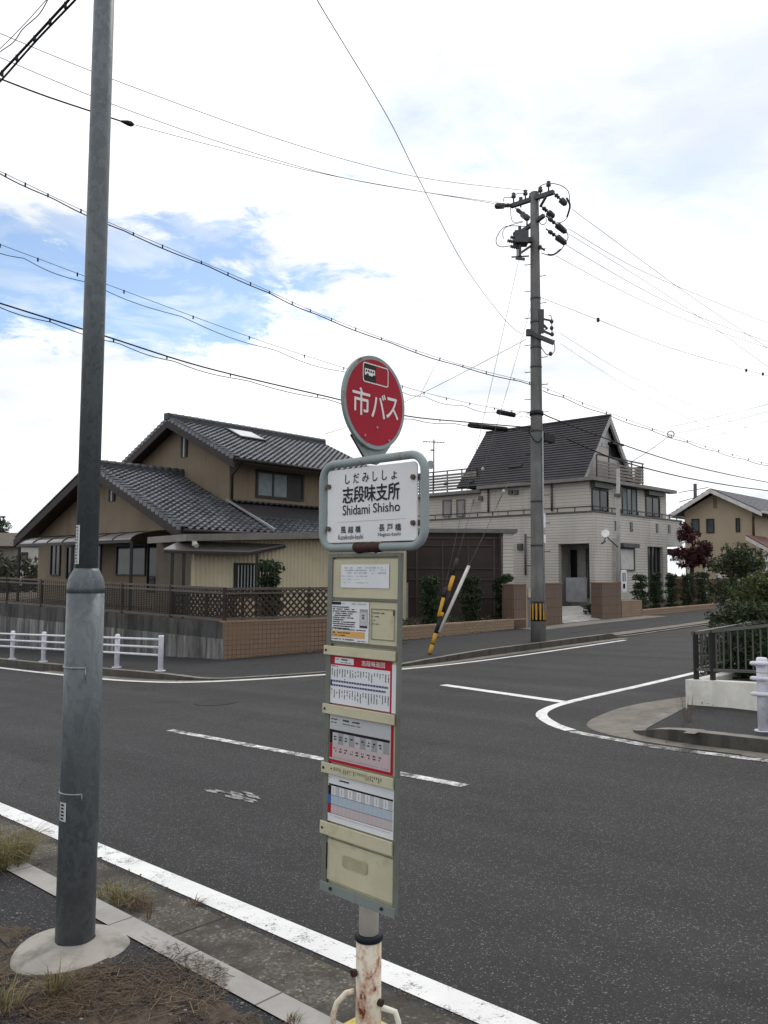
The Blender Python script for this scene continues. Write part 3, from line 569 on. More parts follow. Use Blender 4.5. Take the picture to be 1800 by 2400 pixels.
# ================================================================ bus stop sign
def bus_stop():
    r = random.Random(3); PX, PY = -.040, 2.60; g = R(*mn(Vector((PX, PY, 0))), .094)
    t = thing('bus_stop_sign', g, 'rusty white bus stop post with red disc, name plate and timetable panels by the kerb', 'bus stop sign')
    A = Vector((PX, PY, 0)); up = Vector((0, 0, 1))
    mb = MB(); mb.tube([A + up * .60, A + up * 1.2, A + up * 2.035], .0302, 24); mb.build('post', POSTC, t)
    mb = MB(); mb.tube([A + up * .15, A + up * .4, A + up * .606], .0385, 28); mb.build('sleeve', POSTP, t)
    mb = MB(); mb.tube([A + up * .592, A + up * .596, A + up * .607, A + up * .612], [.040, .0425, .0425, .039], 28); mb.build('rubber_collar', RUBBER, t)
    pl = Plane((PX, PY), 134)
    mb = MB(); pts = round_rect(-.115, .115, -.10, .10, .03); z0 = g.z
    mb.prism([A + pl.t * s + pl.n * q + up * z0 for s, q in pts], (0, 0, .245)); mb.build('base_weight', m_rusty('yellow_base_paint', (.55, .45, .13), .35), t, bevel=.012)
    for sg in (-1, 1):
        mb = MB(); x = Vector((1, 0, 0)) * sg; y0 = pl.n * .01
        zt = (.445, .40)[sg > 0]; zm = (.40, .375)[sg > 0]
        P = [A + x * .036 + up * zt + y0, A + x * .06 + up * (zt - .006) + y0, A + x * .088 + up * (zm + .01) + y0, A + x * .098 + up * (zm - .02) + y0, A + x * .098 + up * .28 + y0]
        mb.tube(P, .0085, 10); mb.build('handle', POSTP if sg < 0 else POSTC, t)
    for q in ((-.038, .505), (.03, .42)):
        mb = MB(); c = A + Vector((q[0], -.02, q[1])); mb.tube([c, c + Vector((.012 if q[0] > 0 else -.012, -.008, 0))], .011, 6, smooth=False); mb.build('bolt', RUST, t)
    # name plate in its tube frame
    F = pl.shift(.05); mb = MB()
    rr = round_rect(-.172, .267, 1.778, 2.047, .052, 7); P = [F.at(s, z) for s, z in rr]
    mb.tube(P + [P[0], P[1]], .0128, 14, cap=False); mb.build('plate_frame', BLUEG, t)
    mb = MB(); q = round_rect(-.148, .238, 1.795, 2.027, .014, 4); mb.prism([F.at(s, z, -.004) for s, z in q], F.n * .006); np_ = mb.build('name_plate', WHITE, t, bevel=.001)
    mb = MB(); o = .0035
    kana = 'しだみししょ'; xs = [-.064, -.028, .0125, .058, .098, .137]
    for ch, x, w, h in zip(kana, xs, (.020, .026, .029, .020, .020, .022), (.030, .030, .029, .030, .030, .024)): put_text(mb, F, ch, x, x + w, 1.980, 1.980 + h, o, 0, .008)
    for i, ch in enumerate('志段味支所'): put_text(mb, F, ch, -.075 + i * .0495, -.075 + i * .0495 + .047, 1.919, 1.9695, o, 0, .019)
    put_text(mb, F, 'Shidami', -.0745, .046, 1.881, 1.9125, o, 0, .004); put_text(mb, F, 'Shisho', .060, .172, 1.8835, 1.9125, o, 0, .004)
    for i, ch in enumerate('風越橋'): put_text(mb, F, ch, -.083 + i * .033, -.083 + i * .033 + .0235, 1.8245, 1.8455, o, 0, .012)
    for i, ch in enumerate('長戸橋'): put_text(mb, F, ch, .086 + i * .0335, .086 + i * .0335 + .0235, 1.8255, 1.8465, o, 0, .012)
    put_text(mb, F, 'Kazekoshi-bashi', -.094, .017, 1.8045, 1.8195, o); put_text(mb, F, 'Nagato-bashi', .082, .175, 1.8075, 1.8215, o)
    rect(mb, F, -.10, .195, 1.8595, 1.8605, o, 1); mb.build('lettering', [BLACK, FADED], np_)
    for s, z in ((-.139, 1.976), (-.138, 1.840), (.226, 1.980), (.226, 1.846)):
        mb = MB(); c = F.at(s, z, .002); mb.tube([c, c + F.n * .007], .0085, 6, smooth=False); sg = -1 if s < 0 else 1
        slab(mb, F, min(s, s + sg * .035), max(s, s + sg * .035), z - .009, z + .009, -.010, -.005); mb.build('bolt', BOLT, t)
    # rusted weld under the frame
    mb = MB(); rr_ = random.Random(2); prof = []
    for i in range(15): prof.append(F.at(-.02 + i * .0082, 1.778 + rr_.uniform(-.002, .002)))
    mb.tube(prof, [.0135] + [.0152 + rr_.uniform(0, .0022) for _ in range(13)] + [.0135], 12, cap=False); mb.build('weld', RUST, t)
    # red disc
    Dp = Plane((PX, PY), 40).shift(.012); rad = .149; cz = 2.2365; cs = -.004; N = 64
    mb = MB(); ring = [(cs + rad * cos(2 * pi * i / N), cz + rad * sin(2 * pi * i / N)) for i in range(N)]; mb.prism([Dp.at(s, z, -.006) for s, z in ring], Dp.n * .012); dsc = mb.build('disc', FRAMEG if 0 else BLUEG, t, bevel=.0015)
    mb = MB(); k = .913; mb.add([Dp.at(cs + (s - cs) * k, cz + (z - cz) * k, .0068) for s, z in ring], [tuple(range(N))]); mb.build('red_face', RED, dsc)
    mb = MB(); o = .0075
    put_text(mb, Dp, '市', -.113, -.032, 2.188, 2.272, o, 0, .012); put_text(mb, Dp, 'バ', -.024, .044, 2.189, 2.268, o, 0, .014); put_text(mb, Dp, 'ス', .048, .108, 2.196, 2.264, o, 0, .014); mb.build('lettering', LETTERW, dsc)
    mb = MB(); O = round_rect(-.066, .058, 2.294, 2.357, .010); I = round_rect(-.0625, .0545, 2.2975, 2.3535, .0075); n = len(O)
    mb.add([Dp.at(s, z, o) for s, z in O] + [Dp.at(s, z, o) for s, z in I], [(i, (i + 1) % n, n + (i + 1) % n, n + i) for i in range(n)], 0)
    rect(mb, Dp, -.0625, -.003, 2.2975, 2.3535, .0072, 1)
    rect(mb, Dp, -.057, -.008, 2.317, 2.338, o, 0)
    for i in range(4): rect(mb, Dp, -.053 + i * .011, -.046 + i * .011, 2.3275, 2.334, .0079, 1)
    for sx in (-.050, -.019): mb.add([Dp.at(sx + .006 + .0065 * cos(a * pi / 6), 2.317 + .0055 * sin(a * pi / 6), .0079) for a in range(12)], [tuple(range(12))], 1)
    mb.build('pictogram', [LETTERW, NAVY if 0 else BLACK], dsc)
    for s, z in ((-.054, 2.126), (.004, 2.158), (.063, 2.124)):
        mb = MB(); c = Dp.at(s, z, .006); mb.tube([c, c + Dp.n * .003], .0042, 8); mb.build('rivet', pm('red_rivet', (.45, .25, .25), .4), dsc)
    mb = MB(); mb.prism([Dp.at(s, z, -.010) for s, z in ((-.095, 2.118), (-.022, 2.045), (.030, 2.045), (.095, 2.118), (.05, 2.16), (-.05, 2.16))], Dp.n * .0035); mb.build('bracket', BLUEG, t, bevel=.002)
    mb = MB(); mb.prism([Dp.at(s, z, -.0145) for s, z in ((-.1, 2.123), (-.024, 2.043), (.025, 2.043), (.09, 2.12), (.05, 2.16), (-.05, 2.16))], Dp.n * .004); mb.build('bracket', DKMETAL, t)
    # panel case
    P = pl.shift(.05)
    lean = lambda z: -.0195 * (1.755 - z) / 1.04
    class Lp:                                      # the case stands a little out of true
        t, n = P.t, P.n
        @staticmethod
        def at(s, z, off=0): return P.at(s + lean(z), z, off)
        px = P.px
    L = Lp
    mb = MB(); slab_ = lambda m_, s0, s1, za, zb, a, c, k=0: m_.add([L.at(s, z, q) for q in (a, c) for s, z in ((s0, za), (s1, za), (s1, zb), (s0, zb))], [(0, 1, 2, 3), (4, 5, 6, 7), (0, 1, 5, 4), (1, 2, 6, 5), (2, 3, 7, 6), (3, 0, 4, 7)], k)
    slab_(mb, -.142, -.120, .715, 1.760, -.014, .003); slab_(mb, .166, .178, .715, 1.760, -.009, .004); slab_(mb, -.120, .166, 1.748, 1.760, -.014, .003); slab_(mb, -.120, .166, .715, .722, -.014, -.004)
    mb.build('case_frame', FRAMEG, t, bevel=.0015)
    mb = MB(); slab_(mb, -.1195, .1655, .722, 1.748, -.013, -.0085); mb.build('back_board', CREAM, t)
    mb = MB(); slab_(mb, -.142, .178, .713, .742, .0045, .008); mb.build('bottom_rail', m_rusty('grey_green_rail_paint', (.20, .235, .225), .36), t, bevel=.001)
    for s in (-.09, .13):
        mb = MB(); c = L.at(s, .729, .009); mb.tube([c, c + L.n * .004], .005, 8); mb.build('bolt', DKMETAL, t)
    # windows (board, z range) and cream holding strips
    def board(z0, z1, s0=-.128, s1=.165, off=-.002): m_ = MB(); slab_(m_, s0, s1, z0, z1, off - .006, off); return m_.build('notice_board', CREAM, t, bevel=.001)
    b1 = board(1.622, 1.742); b2 = board(1.484, 1.612)
    for za in (1.617, 1.484 - .004): m_ = MB(); slab_(m_, -.128, .165, za - .0025, za + .0025, -.004, .002); m_.build('divider', FRAMEG, t)
    def strip(za, zb, s0=-.145): m_ = MB(); slab_(m_, s0, .166, za, zb, .0045, .0105); o_ = m_.build('holding_strip', CREAM, t, bevel=.0015); m_ = MB(); c = L.at(s0 + .012, (za + zb) / 2, .0105); m_.tube([c, c + L.n * .002], .0042, 8); m_.build('screw', DKMETAL, o_); return o_
    strip(1.442, 1.470); strip(1.258, 1.288); st = strip(1.074, 1.106); strip(.886, .925)
    # notices
    o = .0004
    mb = MB(); rect(mb, L, -.082, .128, 1.654, 1.726, o, 0); n1 = mb.build('notice', [PAPER], b1)
    mb = MB()
    for i in range(3): scribble(mb, L, -.074 + i * .012, .120, 1.716 - i * .008, .005, o * 3, r, 0, .5)
    for i in range(3): scribble(mb, L, -.076, -.03 + r.random() * .1, 1.690 - i * .010, .0035, o * 3, r, 0, .55)
    mb.build('print', [GREYL], b1)
    mb = MB(); rect(mb, L, -.126, .046, 1.487, 1.610, o, 0); rect(mb, L, -.117, .030, 1.499, 1.519, o * 2, 1); mb.build('notice', [PAPER, ORANGEP], b2)
    mb = MB(); rect(mb, L, -.120, -.078, 1.600, 1.609, o * 3, 0); scribble(mb, L, -.074, .034, 1.6045, .007, o * 3, r, 2, .8)
    for i, w in enumerate((.09, .115, .13, .105, .095, .11, .06, .12, .115, .12, .09)): scribble(mb, L, -.115, -.115 + w * .86, 1.593 - i * .0066, .0042, o * 3, r, 0, .93)
    scribble(mb, L, -.117, .035, 1.524, .0036, o * 3, r, 0); scribble(mb, L, -.115, -.035, 1.513, .0042, o * 3, r, 0); scribble(mb, L, -.115, -.055, 1.505, .0042, o * 3, r, 0); scribble(mb, L, -.115, -.01, 1.493, .004, o * 3, r, 0); scribble(mb, L, .0, .040, 1.491, .003, o * 3, r, 0)
    rect(mb, L, .006, .041, 1.531, 1.589, o * 2, 1); rect(mb, L, .0075, .0395, 1.539, 1.580, o * 3, 2); rect(mb, L, .008, .040, 1.533, 1.538, o * 4, 0)
    scribble(mb, L, .018, .028, 1.570, .006, o * 4, r, 0); scribble(mb, L, .018, .028, 1.562, .006, o * 4, r, 0); scribble(mb, L, .010, .034, 1.550, .002, o * 4, r, 1)
    mb.build('print', [BLACK, GREYP, GREYL], b2)
    fm = MB()
    for s0, s1, za, zb in ((.056, .0585, 1.500, 1.592), (.1515, .154, 1.500, 1.592), (.056, .154, 1.590, 1.5925), (.056, .154, 1.4995, 1.502)): rect(fm, L, s0, s1, za, zb, o * 3, 0)
    for i, w in enumerate((.05, .028, .012, .026)): scribble(fm, L, .062, .062 + w, 1.580 - i * .011, .0035, o * 3, r, 1)
    rect(fm, L, .148, .153, 1.574, 1.590, o * 4, 1); fm.build('print', [FRAMEG, BLACK], b2)
    # route map
    b3 = board(1.290, 1.441, -.128, .165); mb = MB(); rect(mb, L, -.127, .147, 1.290, 1.440, o, 0); rect(mb, L, .147, .164, 1.290, 1.432, o, 1); rect(mb, L, -.119, .140, 1.292, 1.411, o * 2, 1); rect(mb, L, -.101, -.016, 1.4165, 1.4355, o * 2, 1)
    mb.build('route_map', [REDP, PAPER], b3)
    mb = MB(); put_text(mb, L, '志段味巡回', .020, .118, 1.418, 1.434, o * 3, 0, .012); mb.build('lettering', LETTERW, b3)
    mb = MB(); scribble(mb, L, -.096, -.078, 1.4295, .0045, o * 3, r, 0); scribble(mb, L, -.070, -.042, 1.4295, .006, o * 3, r, 0, 1); scribble(mb, L, -.072, -.028, 1.421, .0026, o * 3, r, 0); scribble(mb, L, -.116, -.084, 1.4075, .0035, o * 3, r, 0)
    for i in range(22):
        s = -.112 + i * .0117; scribble_v(mb, L, s, 1.400 - .0 * i, 1.400 - r.uniform(.010, .034), .0045, o * 3, r, 0); scribble_v(mb, L, s, 1.337, 1.337 - r.uniform(.012, .036), .0045, o * 3, r, 0)
    for za in (1.3485, 1.3615): rect(mb, L, -.116, .133 - (.01 if za < 1.35 else 0), za - .0028, za + .0028, o * 3, 1)
    rect(mb, L, -.118, -.112, 1.3457, 1.3643, o * 3, 1)
    for i in range(21):
        for za in (1.3485, 1.3615): rect(mb, L, -.1075 + i * .0117, -.104 + i * .0117, za - .0012, za + .0012, o * 4, 2)
    mb.build('print', [BLACK, NAVY, PAPER], b3)
    # first timetable
    b4 = board(1.108, 1.257); mb = MB(); rect(mb, L, -.127, .156, 1.110, 1.256, o, 0); rect(mb, L, -.118, .147, 1.119, 1.262 - .006, o * 2, 1); rect(mb, L, -.118, .147, 1.211, 1.2555, o * 2.5, 2)
    rect(mb, L, -.116, .143, 1.2025, 1.2105, o * 3, 3); rect(mb, L, -.117, -.104, 1.168, 1.2105, o * 3, 3); rect(mb, L, -.117, -.104, 1.124, 1.1675, o * 3, 0)
    for i in range(10):
        s0 = -.103 + i * .0245; rect(mb, L, s0, s0 + .0235, 1.168, 1.2015, o * 3, 4 if i % 2 else 2); rect(mb, L, s0, s0 + .0235, 1.132, 1.1672, o * 3, 5)
        if i < 9: scribble(mb, L, s0 + .006, s0 + .018, 1.190, .0055, o * 4, r, 3, .8); scribble(mb, L, s0 + .006, s0 + .018, 1.182, .0055, o * 4, r, 3, .8); scribble(mb, L, s0 + .006, s0 + .018, 1.154, .0055, o * 4, r, 3, .8); scribble(mb, L, s0 + .006, s0 + .018, 1.146, .0055, o * 4, r, 3, .8)
    scribble(mb, L, -.112, -.082, 1.243, .004, o * 4, r, 3); scribble(mb, L, -.112, -.086, 1.233, .003, o * 4, r, 3); scribble(mb, L, -.065, -.03, 1.243, .007, o * 4, r, 3, .95); scribble(mb, L, -.022, .016, 1.243, .006, o * 4, r, 3, .9); scribble(mb, L, -.065, .02, 1.2325, .003, o * 4, r, 3); scribble(mb, L, -.10, .14, 1.1255, .003, o * 4, r, 4)
    mb.build('timetable', [REDP, PINKP, GREYL, BLACK, GREYP, PINKP], b4)
    mb = MB(); scribble(mb, L, -.108, -.092, 1.0925, .006, .0112, r, 0)
    for i in range(24): scribble_v(mb, L, -.083 + i * .0088, 1.0985, 1.0985 - r.uniform(.008, .019), .004, .0112, r, 0, .9)
    mb.build('print', BLACK, st)
    # second timetable
    b5 = board(.926, 1.073); mb = MB(); rect(mb, L, -.127, .163, .928, 1.072, o, 0); rect(mb, L, -.117, .160, 1.0375, 1.043, o * 2, 1)
    for k_, (za, zb, c) in enumerate(((1.010, 1.037, 2), (.982, 1.009, 3), (.954, .981, 4))):
        rect(mb, L, -.119, -.105, za, zb, o * 2, (1, 5, 6)[k_])
        for i in range(14):
            s0 = -.104 + i * .0188; rect(mb, L, s0, s0 + .0178, za, zb, o * 2, c if i % 2 or k_ else 0); rect(mb, L, s0 + .006, s0 + .0115, za + .004, zb - .003, o * 3, 7)
        rect(mb, L, -.119, .160, za - .0012, za - .0002, o * 3, 1)
    scribble(mb, L, -.075, -.025, 1.058, .0055, o * 3, r, 1, .9); scribble(mb, L, -.124, -.105, 1.062, .003, o * 3, r, 7); scribble(mb, L, -.11, .15, .946, .003, o * 3, r, 4)
    mb.build('timetable', [PAPER, BLACK, GREYL, BLUEP, PINKP, pm('print_blue', (.05, .13, .36), .5), REDP, GREYL], b5)
    b6 = board(.748, .884, -.128, .166); mb = MB(); rect(mb, L, -.128, .166, .8755, .8785, .002, 1); mb.build('divider', [FRAMEG, FRAMEG], b6)
    mb = MB(); q = round_rect(-.050, .058, .803, .838, .008); mb.add([L.at(s, z, o) for s, z in q], [tuple(range(len(q)))]); mb.build('glue_mark', pm('glue_mark', (.38, .35, .24), .6, 0, .2, 20, 90, .1), b6)
    mb = MB(); slab_(mb, -.1205, -.1185, .78, .86, -.001, .003); mb.build('rust_streak', RUST, t)
bus_stop()

# ================================================================ grey lamp pole in front
def lamp_pole():
    B = Vector((-1.385, 3.87, 0)); g = gz(B.x, B.y) + .094; B.z = g
    t = thing('lamp_pole', B, 'tall blotchy galvanised steel pole with a thicker lower half in a concrete footing', 'pole')
    up = Vector((0, 0, 1)); c = Vector((B.x, B.y, 0))
    mb = MB(); mb.tube([c + up * z for z in (g + .02, 1.0, 1.60)], [.086, .085, .0835], 40); mb.build('lower_shaft', GALV, t)
    mb = MB(); mb.tube([c + up * z for z in (1.60, 1.625, 1.65, 1.675, 1.70, 1.715)], [.0835, .0845, .082, .075, .062, .054], 40); mb.build('shoulder', GALV, t)
    mb = MB(); mb.tube([c + up * z for z in (1.70, 3.2, 7.5)], [.0505, .0495, .045], 36); mb.build('upper_shaft', GALV, t)
    r = random.Random(11); mb = MB(); n = 44; rings = []
    for k, (rad, h) in enumerate(((.084, .05), (.12, .042), (.18, .029), (.235, .014), (.252, .003), (.254, -.02))):
        rings.append([Vector((B.x - .02 * (k > 0) * min(k, 3) / 3 + cos(2 * pi * i / n) * rad * (1 + .05 * sin(3 * i * 2 * pi / n + 1)), B.y + sin(2 * pi * i / n) * rad * (1.02 + .04 * sin(2 * i * 2 * pi / n)), g + h + r.uniform(-.002, .002) * (k > 0))) for i in range(n)])
    mb.add([q for R_ in rings for q in R_], [(a * n + i, a * n + (i + 1) % n, (a + 1) * n + (i + 1) % n, (a + 1) * n + i) for a in range(len(rings) - 1) for i in range(n)], 0, True); mb.build('footing', FOOT, t)
    # strap, old bracket and stickers
    for z, w in ((1.265, .05), (.705, .03)):
        mb = MB(); ring = [c + Vector((cos(a) * .087, sin(a) * .087, z)) for a in [radians(q) for q in range(170, 305, 9)]]; mb.tube(ring, .0035, 6)
        mb.tube([ring[0], ring[0] + Vector((-.012, 0, .004))], .005, 6); mb.tube([ring[-1], ring[-1] - up * w], .003, 6); mb.build('strap', GALV2, t)
    def sticker(a0, a1, za, zb, rad, rows):
        mb = MB(); k = 6
        def P(a, z, o=0): a = radians(a); return c + Vector((cos(a) * (rad + o), sin(a) * (rad + o), z))
        for i in range(k):
            u, v = a0 + (a1 - a0) * i / k, a0 + (a1 - a0) * (i + 1) / k; mb.add([P(u, za), P(v, za), P(v, zb), P(u, zb)], [(0, 1, 2, 3)], 0)
        rr = random.Random(int(za * 100)); am = (a0 + a1) / 2; w = (a1 - a0) / 2
        for i in range(rows):
            z = zb - (zb - za) * (i + .8) / (rows + .6); mb.add([P(am - w * .55, z - .004, .001), P(am + w * .5, z - .004, .001), P(am + w * .5 * rr.uniform(.5, 1), z + .004, .001), P(am - w * .55, z + .004, .001)], [(0, 1, 2, 3)], 1)
        for u, v in ((a0, a0 + w * .16), (a1 - w * .16, a1)): mb.add([P(u, za, .001), P(v, za, .001), P(v, zb, .001), P(u, zb, .001)], [(0, 1, 2, 3)], 2)
        mb.build('sticker', [GREYL, BLACK, LETTERW], t)
    sticker(196, 248, 1.735, 1.915, .0512, 12); sticker(222, 250, .585, .668, .0866, 5)
lamp_pole()

# ================================================================ tan house (left)
U, WD = dirv(-48), dirv(42); WC = G(523, 1547, .12)
P0 = Vector((WC.x, WC.y, 0)) + dirv(-5) * 3
def T(u, w, z): return P0 + U * u + WD * w + Vector((0, 0, z))
def tile_roof(mb, o, along, L, up, S, wave=.25, row=.22, amp=.036, step=.045, nx=6, m=0):
    """pantile field: o = eave corner, along = eave direction, up = direction up the slope"""
    along, up = along.normalized(), up.normalized(); nrm = along.cross(up); nrm = -nrm if nrm.z < 0 else nrm
    nc = max(1, round(L / wave)) * nx; nr = max(1, round(S / row)); vs = []
    for j in range(nr):
        for e in (0, 1):
            for i in range(nc + 1):
                f = (i / nx) % 1; h = amp * (1 + cos(2 * pi * f)) * .5 if nx > 1 else 0
                h = amp * (sin(pi * min(f / .62, 1)) if f < .62 else -.55 * sin(pi * (f - .62) / .38)) if nx > 1 else 0
                vs.append(o + along * (L * i / nc) + up * (S * (j + e) / nr) + nrm * (h + step * (1 - e)))
    w = nc + 1; fs = []
    for j in range(nr * 2 - 1):
        for i in range(nc): fs.append((j * w + i, j * w + i + 1, (j + 1) * w + i + 1, (j + 1) * w + i))
    mb.add(vs, fs, m)
def ridge_caps(mb, a, b, r=.11, m=0, pitch=.30):
    d = b - a; n = max(1, round(d.length / pitch)); x = d.normalized().cross(Vector((0, 0, 1))).normalized()
    mb.bar(a - Vector((0, 0, .06)), b - Vector((0, 0, .06)), r * 2.2, .14, m)
    for i in range(n):
        p, q = a + d * (i / n), a + d * ((i + 1.04) / n); mb.tube([p + Vector((0, 0, .03)), q + Vector((0, 0, .045))], [r * .92, r * 1.04], 10, m)
def window(pl, s0, s1, za, zb, parent, frame=DKMETAL, glass=GLASS, panes=2, fw=.05, name='window', depth=.05, curtain=None, fill=None):
    mb = MB()
    for a, b_, c, d in ((s0 - fw, s1 + fw, zb, zb + fw), (s0 - fw, s1 + fw, za - fw, za), (s0 - fw, s0, za, zb), (s1, s1 + fw, za, zb)): slab(mb, pl, a, b_, c, d, -.02, depth)
    for i in range(1, panes): x = s0 + (s1 - s0) * i / panes; slab(mb, pl, x - fw * .4, x + fw * .4, za, zb, -.015, depth * .7)
    f = mb.build(name, frame, parent)
    for i in range(panes):
        a = s0 + (s1 - s0) * i / panes + (fw * .4 if i else 0); b_ = s0 + (s1 - s0) * (i + 1) / panes - (fw * .4 if i < panes - 1 else 0)
        mb = MB(); slab(mb, pl, a, b_, za, zb, .002, .012); mb.build('pane', (fill[i] if fill else glass), f)
    return f
def win_px(pl, a, b_, parent, **k):
    s0, za = pl.px(*a); s1, zb = pl.px(*b_)
    return window(pl, min(s0, s1), max(s0, s1), min(za, zb), max(za, zb), parent, **k)
def tan_house():
    base = T(7, 4, .5); t = thing('tan_house', base, 'two storey tan house with grey pantile gable roofs behind the retaining wall', 'house')
    er, el, ea, zr, ze = 2.47, 12.79, 7.63, 5.11, 2.88      # lower gable: eaves, apex (u) and heights
    wr, wl = 3.1, 12.2
    # lower walls
    mb = MB(); f = lambda u: ze + (zr - ze) * (1 - abs(u - ea) / (er - ea) * (1 if u < ea else 1)) if 0 else 0
    def zroof(u): return zr - (zr - ze) * abs(u - ea) / (ea - er)
    mb.prism([T(wr, .6, .2), T(wr, .6, zroof(wr) - .16), T(ea, .6, zr - .16), T(wl, .6, zroof(wl) - .16), T(wl, .6, .2)], WD * 9.5); mb.build('wall', TAN, t)
    sr = Vector((0, 0, 1)) * (zr - ze) + U * (ea - er); S = sr.length
    w1 = Plane(T(er, 0, 0), 42).px(*z2(1100, 1183))[0]
    mb = MB(); tile_roof(mb, T(er, 0.05, ze), WD, w1 - .05, sr, S)
    sl = Vector((0, 0, 1)) * (zr - ze) - U * (el - ea); tile_roof(mb, T(el, .05, ze), WD, 9.5, sl, sl.length)
    rf = mb.build('roof', TILE, t)
    # slab under the tiles, dark barge boards and verge tiles
    mb = MB(); nrm = U.cross(WD)
    for (ue, ss) in ((er, sr), (el, sl)):
        mb.obox(T(ue, 0, ze - .03), WD * (w1 if ue == er else 9.5), ss, Vector((0, 0, -.10)))
        mb.obox(T(ue, -.05, ze - .05), WD * .09, ss, Vector((0, 0, -.26)))
    mb.build('barge_board', DKWOOD, t)
    mb = MB(); n = 24
    for i in range(n):
        p = T(er, 0, ze) + sr * (i / n); mb.obox(p + Vector((0, 0, .075)) - WD * .05, WD * .28, sr * (1.03 / n) - Vector((0, 0, .05)), Vector((0, 0, .03))); mb.obox(p - WD * .055 + Vector((0, 0, .07)), WD * .035, sr * (.86 / n) - Vector((0, 0, .045)), Vector((0, 0, -.10)))
        p = T(el, 0, ze) + sl * (i / n); mb.obox(p + Vector((0, 0, .03)) - WD * .03, WD * .26, sl * (1.0 / n), Vector((0, 0, .045)))
    mb.build('verge_tile', TILE, rf)
    mb = MB(); ridge_caps(mb, T(ea, .02, zr + .05), T(ea, 3.55, zr + .05)); mb.build('ridge', TILE_D, rf)
    mb = MB(); mb.bar(T(er + .02, w1, ze + .13), T(4.95, w1, zroof(4.95) + .13), .045, .06); mb.build('flashing', GALV2, rf)
    for (u, w) in ((er - .06, 0), ):
        mb = MB(); mb.tube([T(u, .02, ze - .03), T(u, w1, ze - .03)], .055, 8); mb.build('gutter', DKMETAL, t)
    # upper storey
    ua, uer, uel, uz, uze = 7.83, 4.09, 11.57, 7.04, 5.33; uw, uwl, w0, wb = 4.97, 10.7, 3.5, 3.0
    we = (lambda q: (Vector((q.x, q.y, 0)) - P0).dot(WD))(T(0, 0, 0) + WD * 0)
    pr = Plane(T(ua, 0, 0), 42); wend = pr.px(*z2(1570, 325))[0]
    def zur(u): return uz - (uz - uze) * abs(u - ua) / (ua - uer)
    mb = MB(); mb.prism([T(uw, w0, 2.6), T(uw, w0, zur(uw) - .16), T(ua, w0, uz - .16), T(uwl, w0, zur(uwl) - .16), T(uwl, w0, 2.6)], WD * (wend - w0 - .5)); mb.build('wall', TAN, t)
    usr = Vector((0, 0, uz - uze)) + U * (ua - uer); usl = Vector((0, 0, uz - uze)) - U * (uel - ua); Lw = wend - wb
    mb = MB(); tile_roof(mb, T(uer, wb + .05, uze), WD, Lw, usr, usr.length); tile_roof(mb, T(uel, wb + .05, uze), WD, Lw, usl, usl.length, nx=4); ur = mb.build('roof', TILE, t)
    mb = MB()
    for ue, ss in ((uer, usr), (uel, usl)): mb.obox(T(ue, wb, uze - .03), WD * Lw, ss, Vector((0, 0, -.10))); mb.obox(T(ue, wb - .05, uze - .05), WD * .09, ss, Vector((0, 0, -.26)))
    mb.build('barge_board', DKWOOD, t)
    mb = MB(); n = 18
    for i in range(n):
        for ue, ss in ((uer, usr), (uel, usl)):
            p = T(ue, wb, uze) + ss * (i / n); mb.obox(p + Vector((0, 0, .075)) - WD * .05, WD * .28, ss * (1.03 / n) - Vector((0, 0, .05)), Vector((0, 0, .03))); mb.obox(p - WD * .055 + Vector((0, 0, .07)), WD * .035, ss * (.86 / n) - Vector((0, 0, .045)), Vector((0, 0, -.10)))
    mb.build('verge_tile', TILE, ur)
    mb = MB(); ridge_caps(mb, T(ua, wb, uz + .06), T(ua, wend, uz + .06), .12); mb.box(T(ua, wb - .05, uz + .08), .26, .10, .22, 0, (U, WD, Vector((0, 0, 1)))); mb.build('ridge', TILE_D, ur)
    mb = MB(); mb.tube([T(uer - .06, wb, uze - .03), T(uer - .06, wend, uze - .03)], .055, 8); mb.build('gutter', DKMETAL, t)
    mb = MB(); mb.tube([T(uer - .02, wb + .35, uze - .08), T(uw - .06, w0 + .08, uze - .42), T(uw - .06, w0 + .08, 4.1)], .04, 8); mb.build('downpipe', DKMETAL, t)
    # skylight: a pale pane lying in the tiles
    q = [.58, .80]; mb = MB(); nr = U.cross(WD); nrm = (usr.cross(WD)); nrm = nrm.normalized() if nrm.z > 0 else -nrm.normalized()
    s_, z_ = Plane(T(uer, 0, 0), 42).px(*z2(600, 225)); k0, k1 = .66, .90
    a0, a1 = wb + 2.15, wb + 3.35; pp = T(uer, 0, uze); mb.obox(pp + WD * a0 + usr * k0 + nrm * .05, WD * (a1 - a0), usr * (k1 - k0), nrm * .06); sk = mb.build('skylight', DKMETAL, t)
    mb = MB(); mb.obox(pp + WD * (a0 + .08) + usr * (k0 + .02) + nrm * .108, WD * (a1 - a0 - .16), usr * (k1 - k0 - .04), nrm * .012); mb.build('pane', m_glass('skylight_glass', (.45, .47, .5), .12), sk)
    # gable vents (dark slats under the apex)
    for pw, uu, za, zb in ((.6, ea - .42, 3.95, 4.72), (3.5, ua - .30, 5.72, 6.62)):
        mb = MB()
        for d in (-.13, 0, .13): mb.obox(T(uu + d - .045, pw - .05, za), U * .09, WD * .05, Vector((0, 0, zb - za)), 0 if d else 1)
        mb.build('gable_vent', [DKWOOD, GALV2], t)
    # upper window on the side that faces the side road, with the shutter box beside it
    ps = Plane(T(uw, 0, 0), 42); win_px(ps, z2(930, 610), z2(1355, 870), t, panes=3, frame=DKMETAL, fill=[CURT, CURT, DKMETAL], fw=.09)
    # skirt roof under that window
    zt = ps.px(*z2(900, 885))[1]; hz = zt - ze - .02; ssr = Vector((0, 0, hz)) + U * (uw - er)
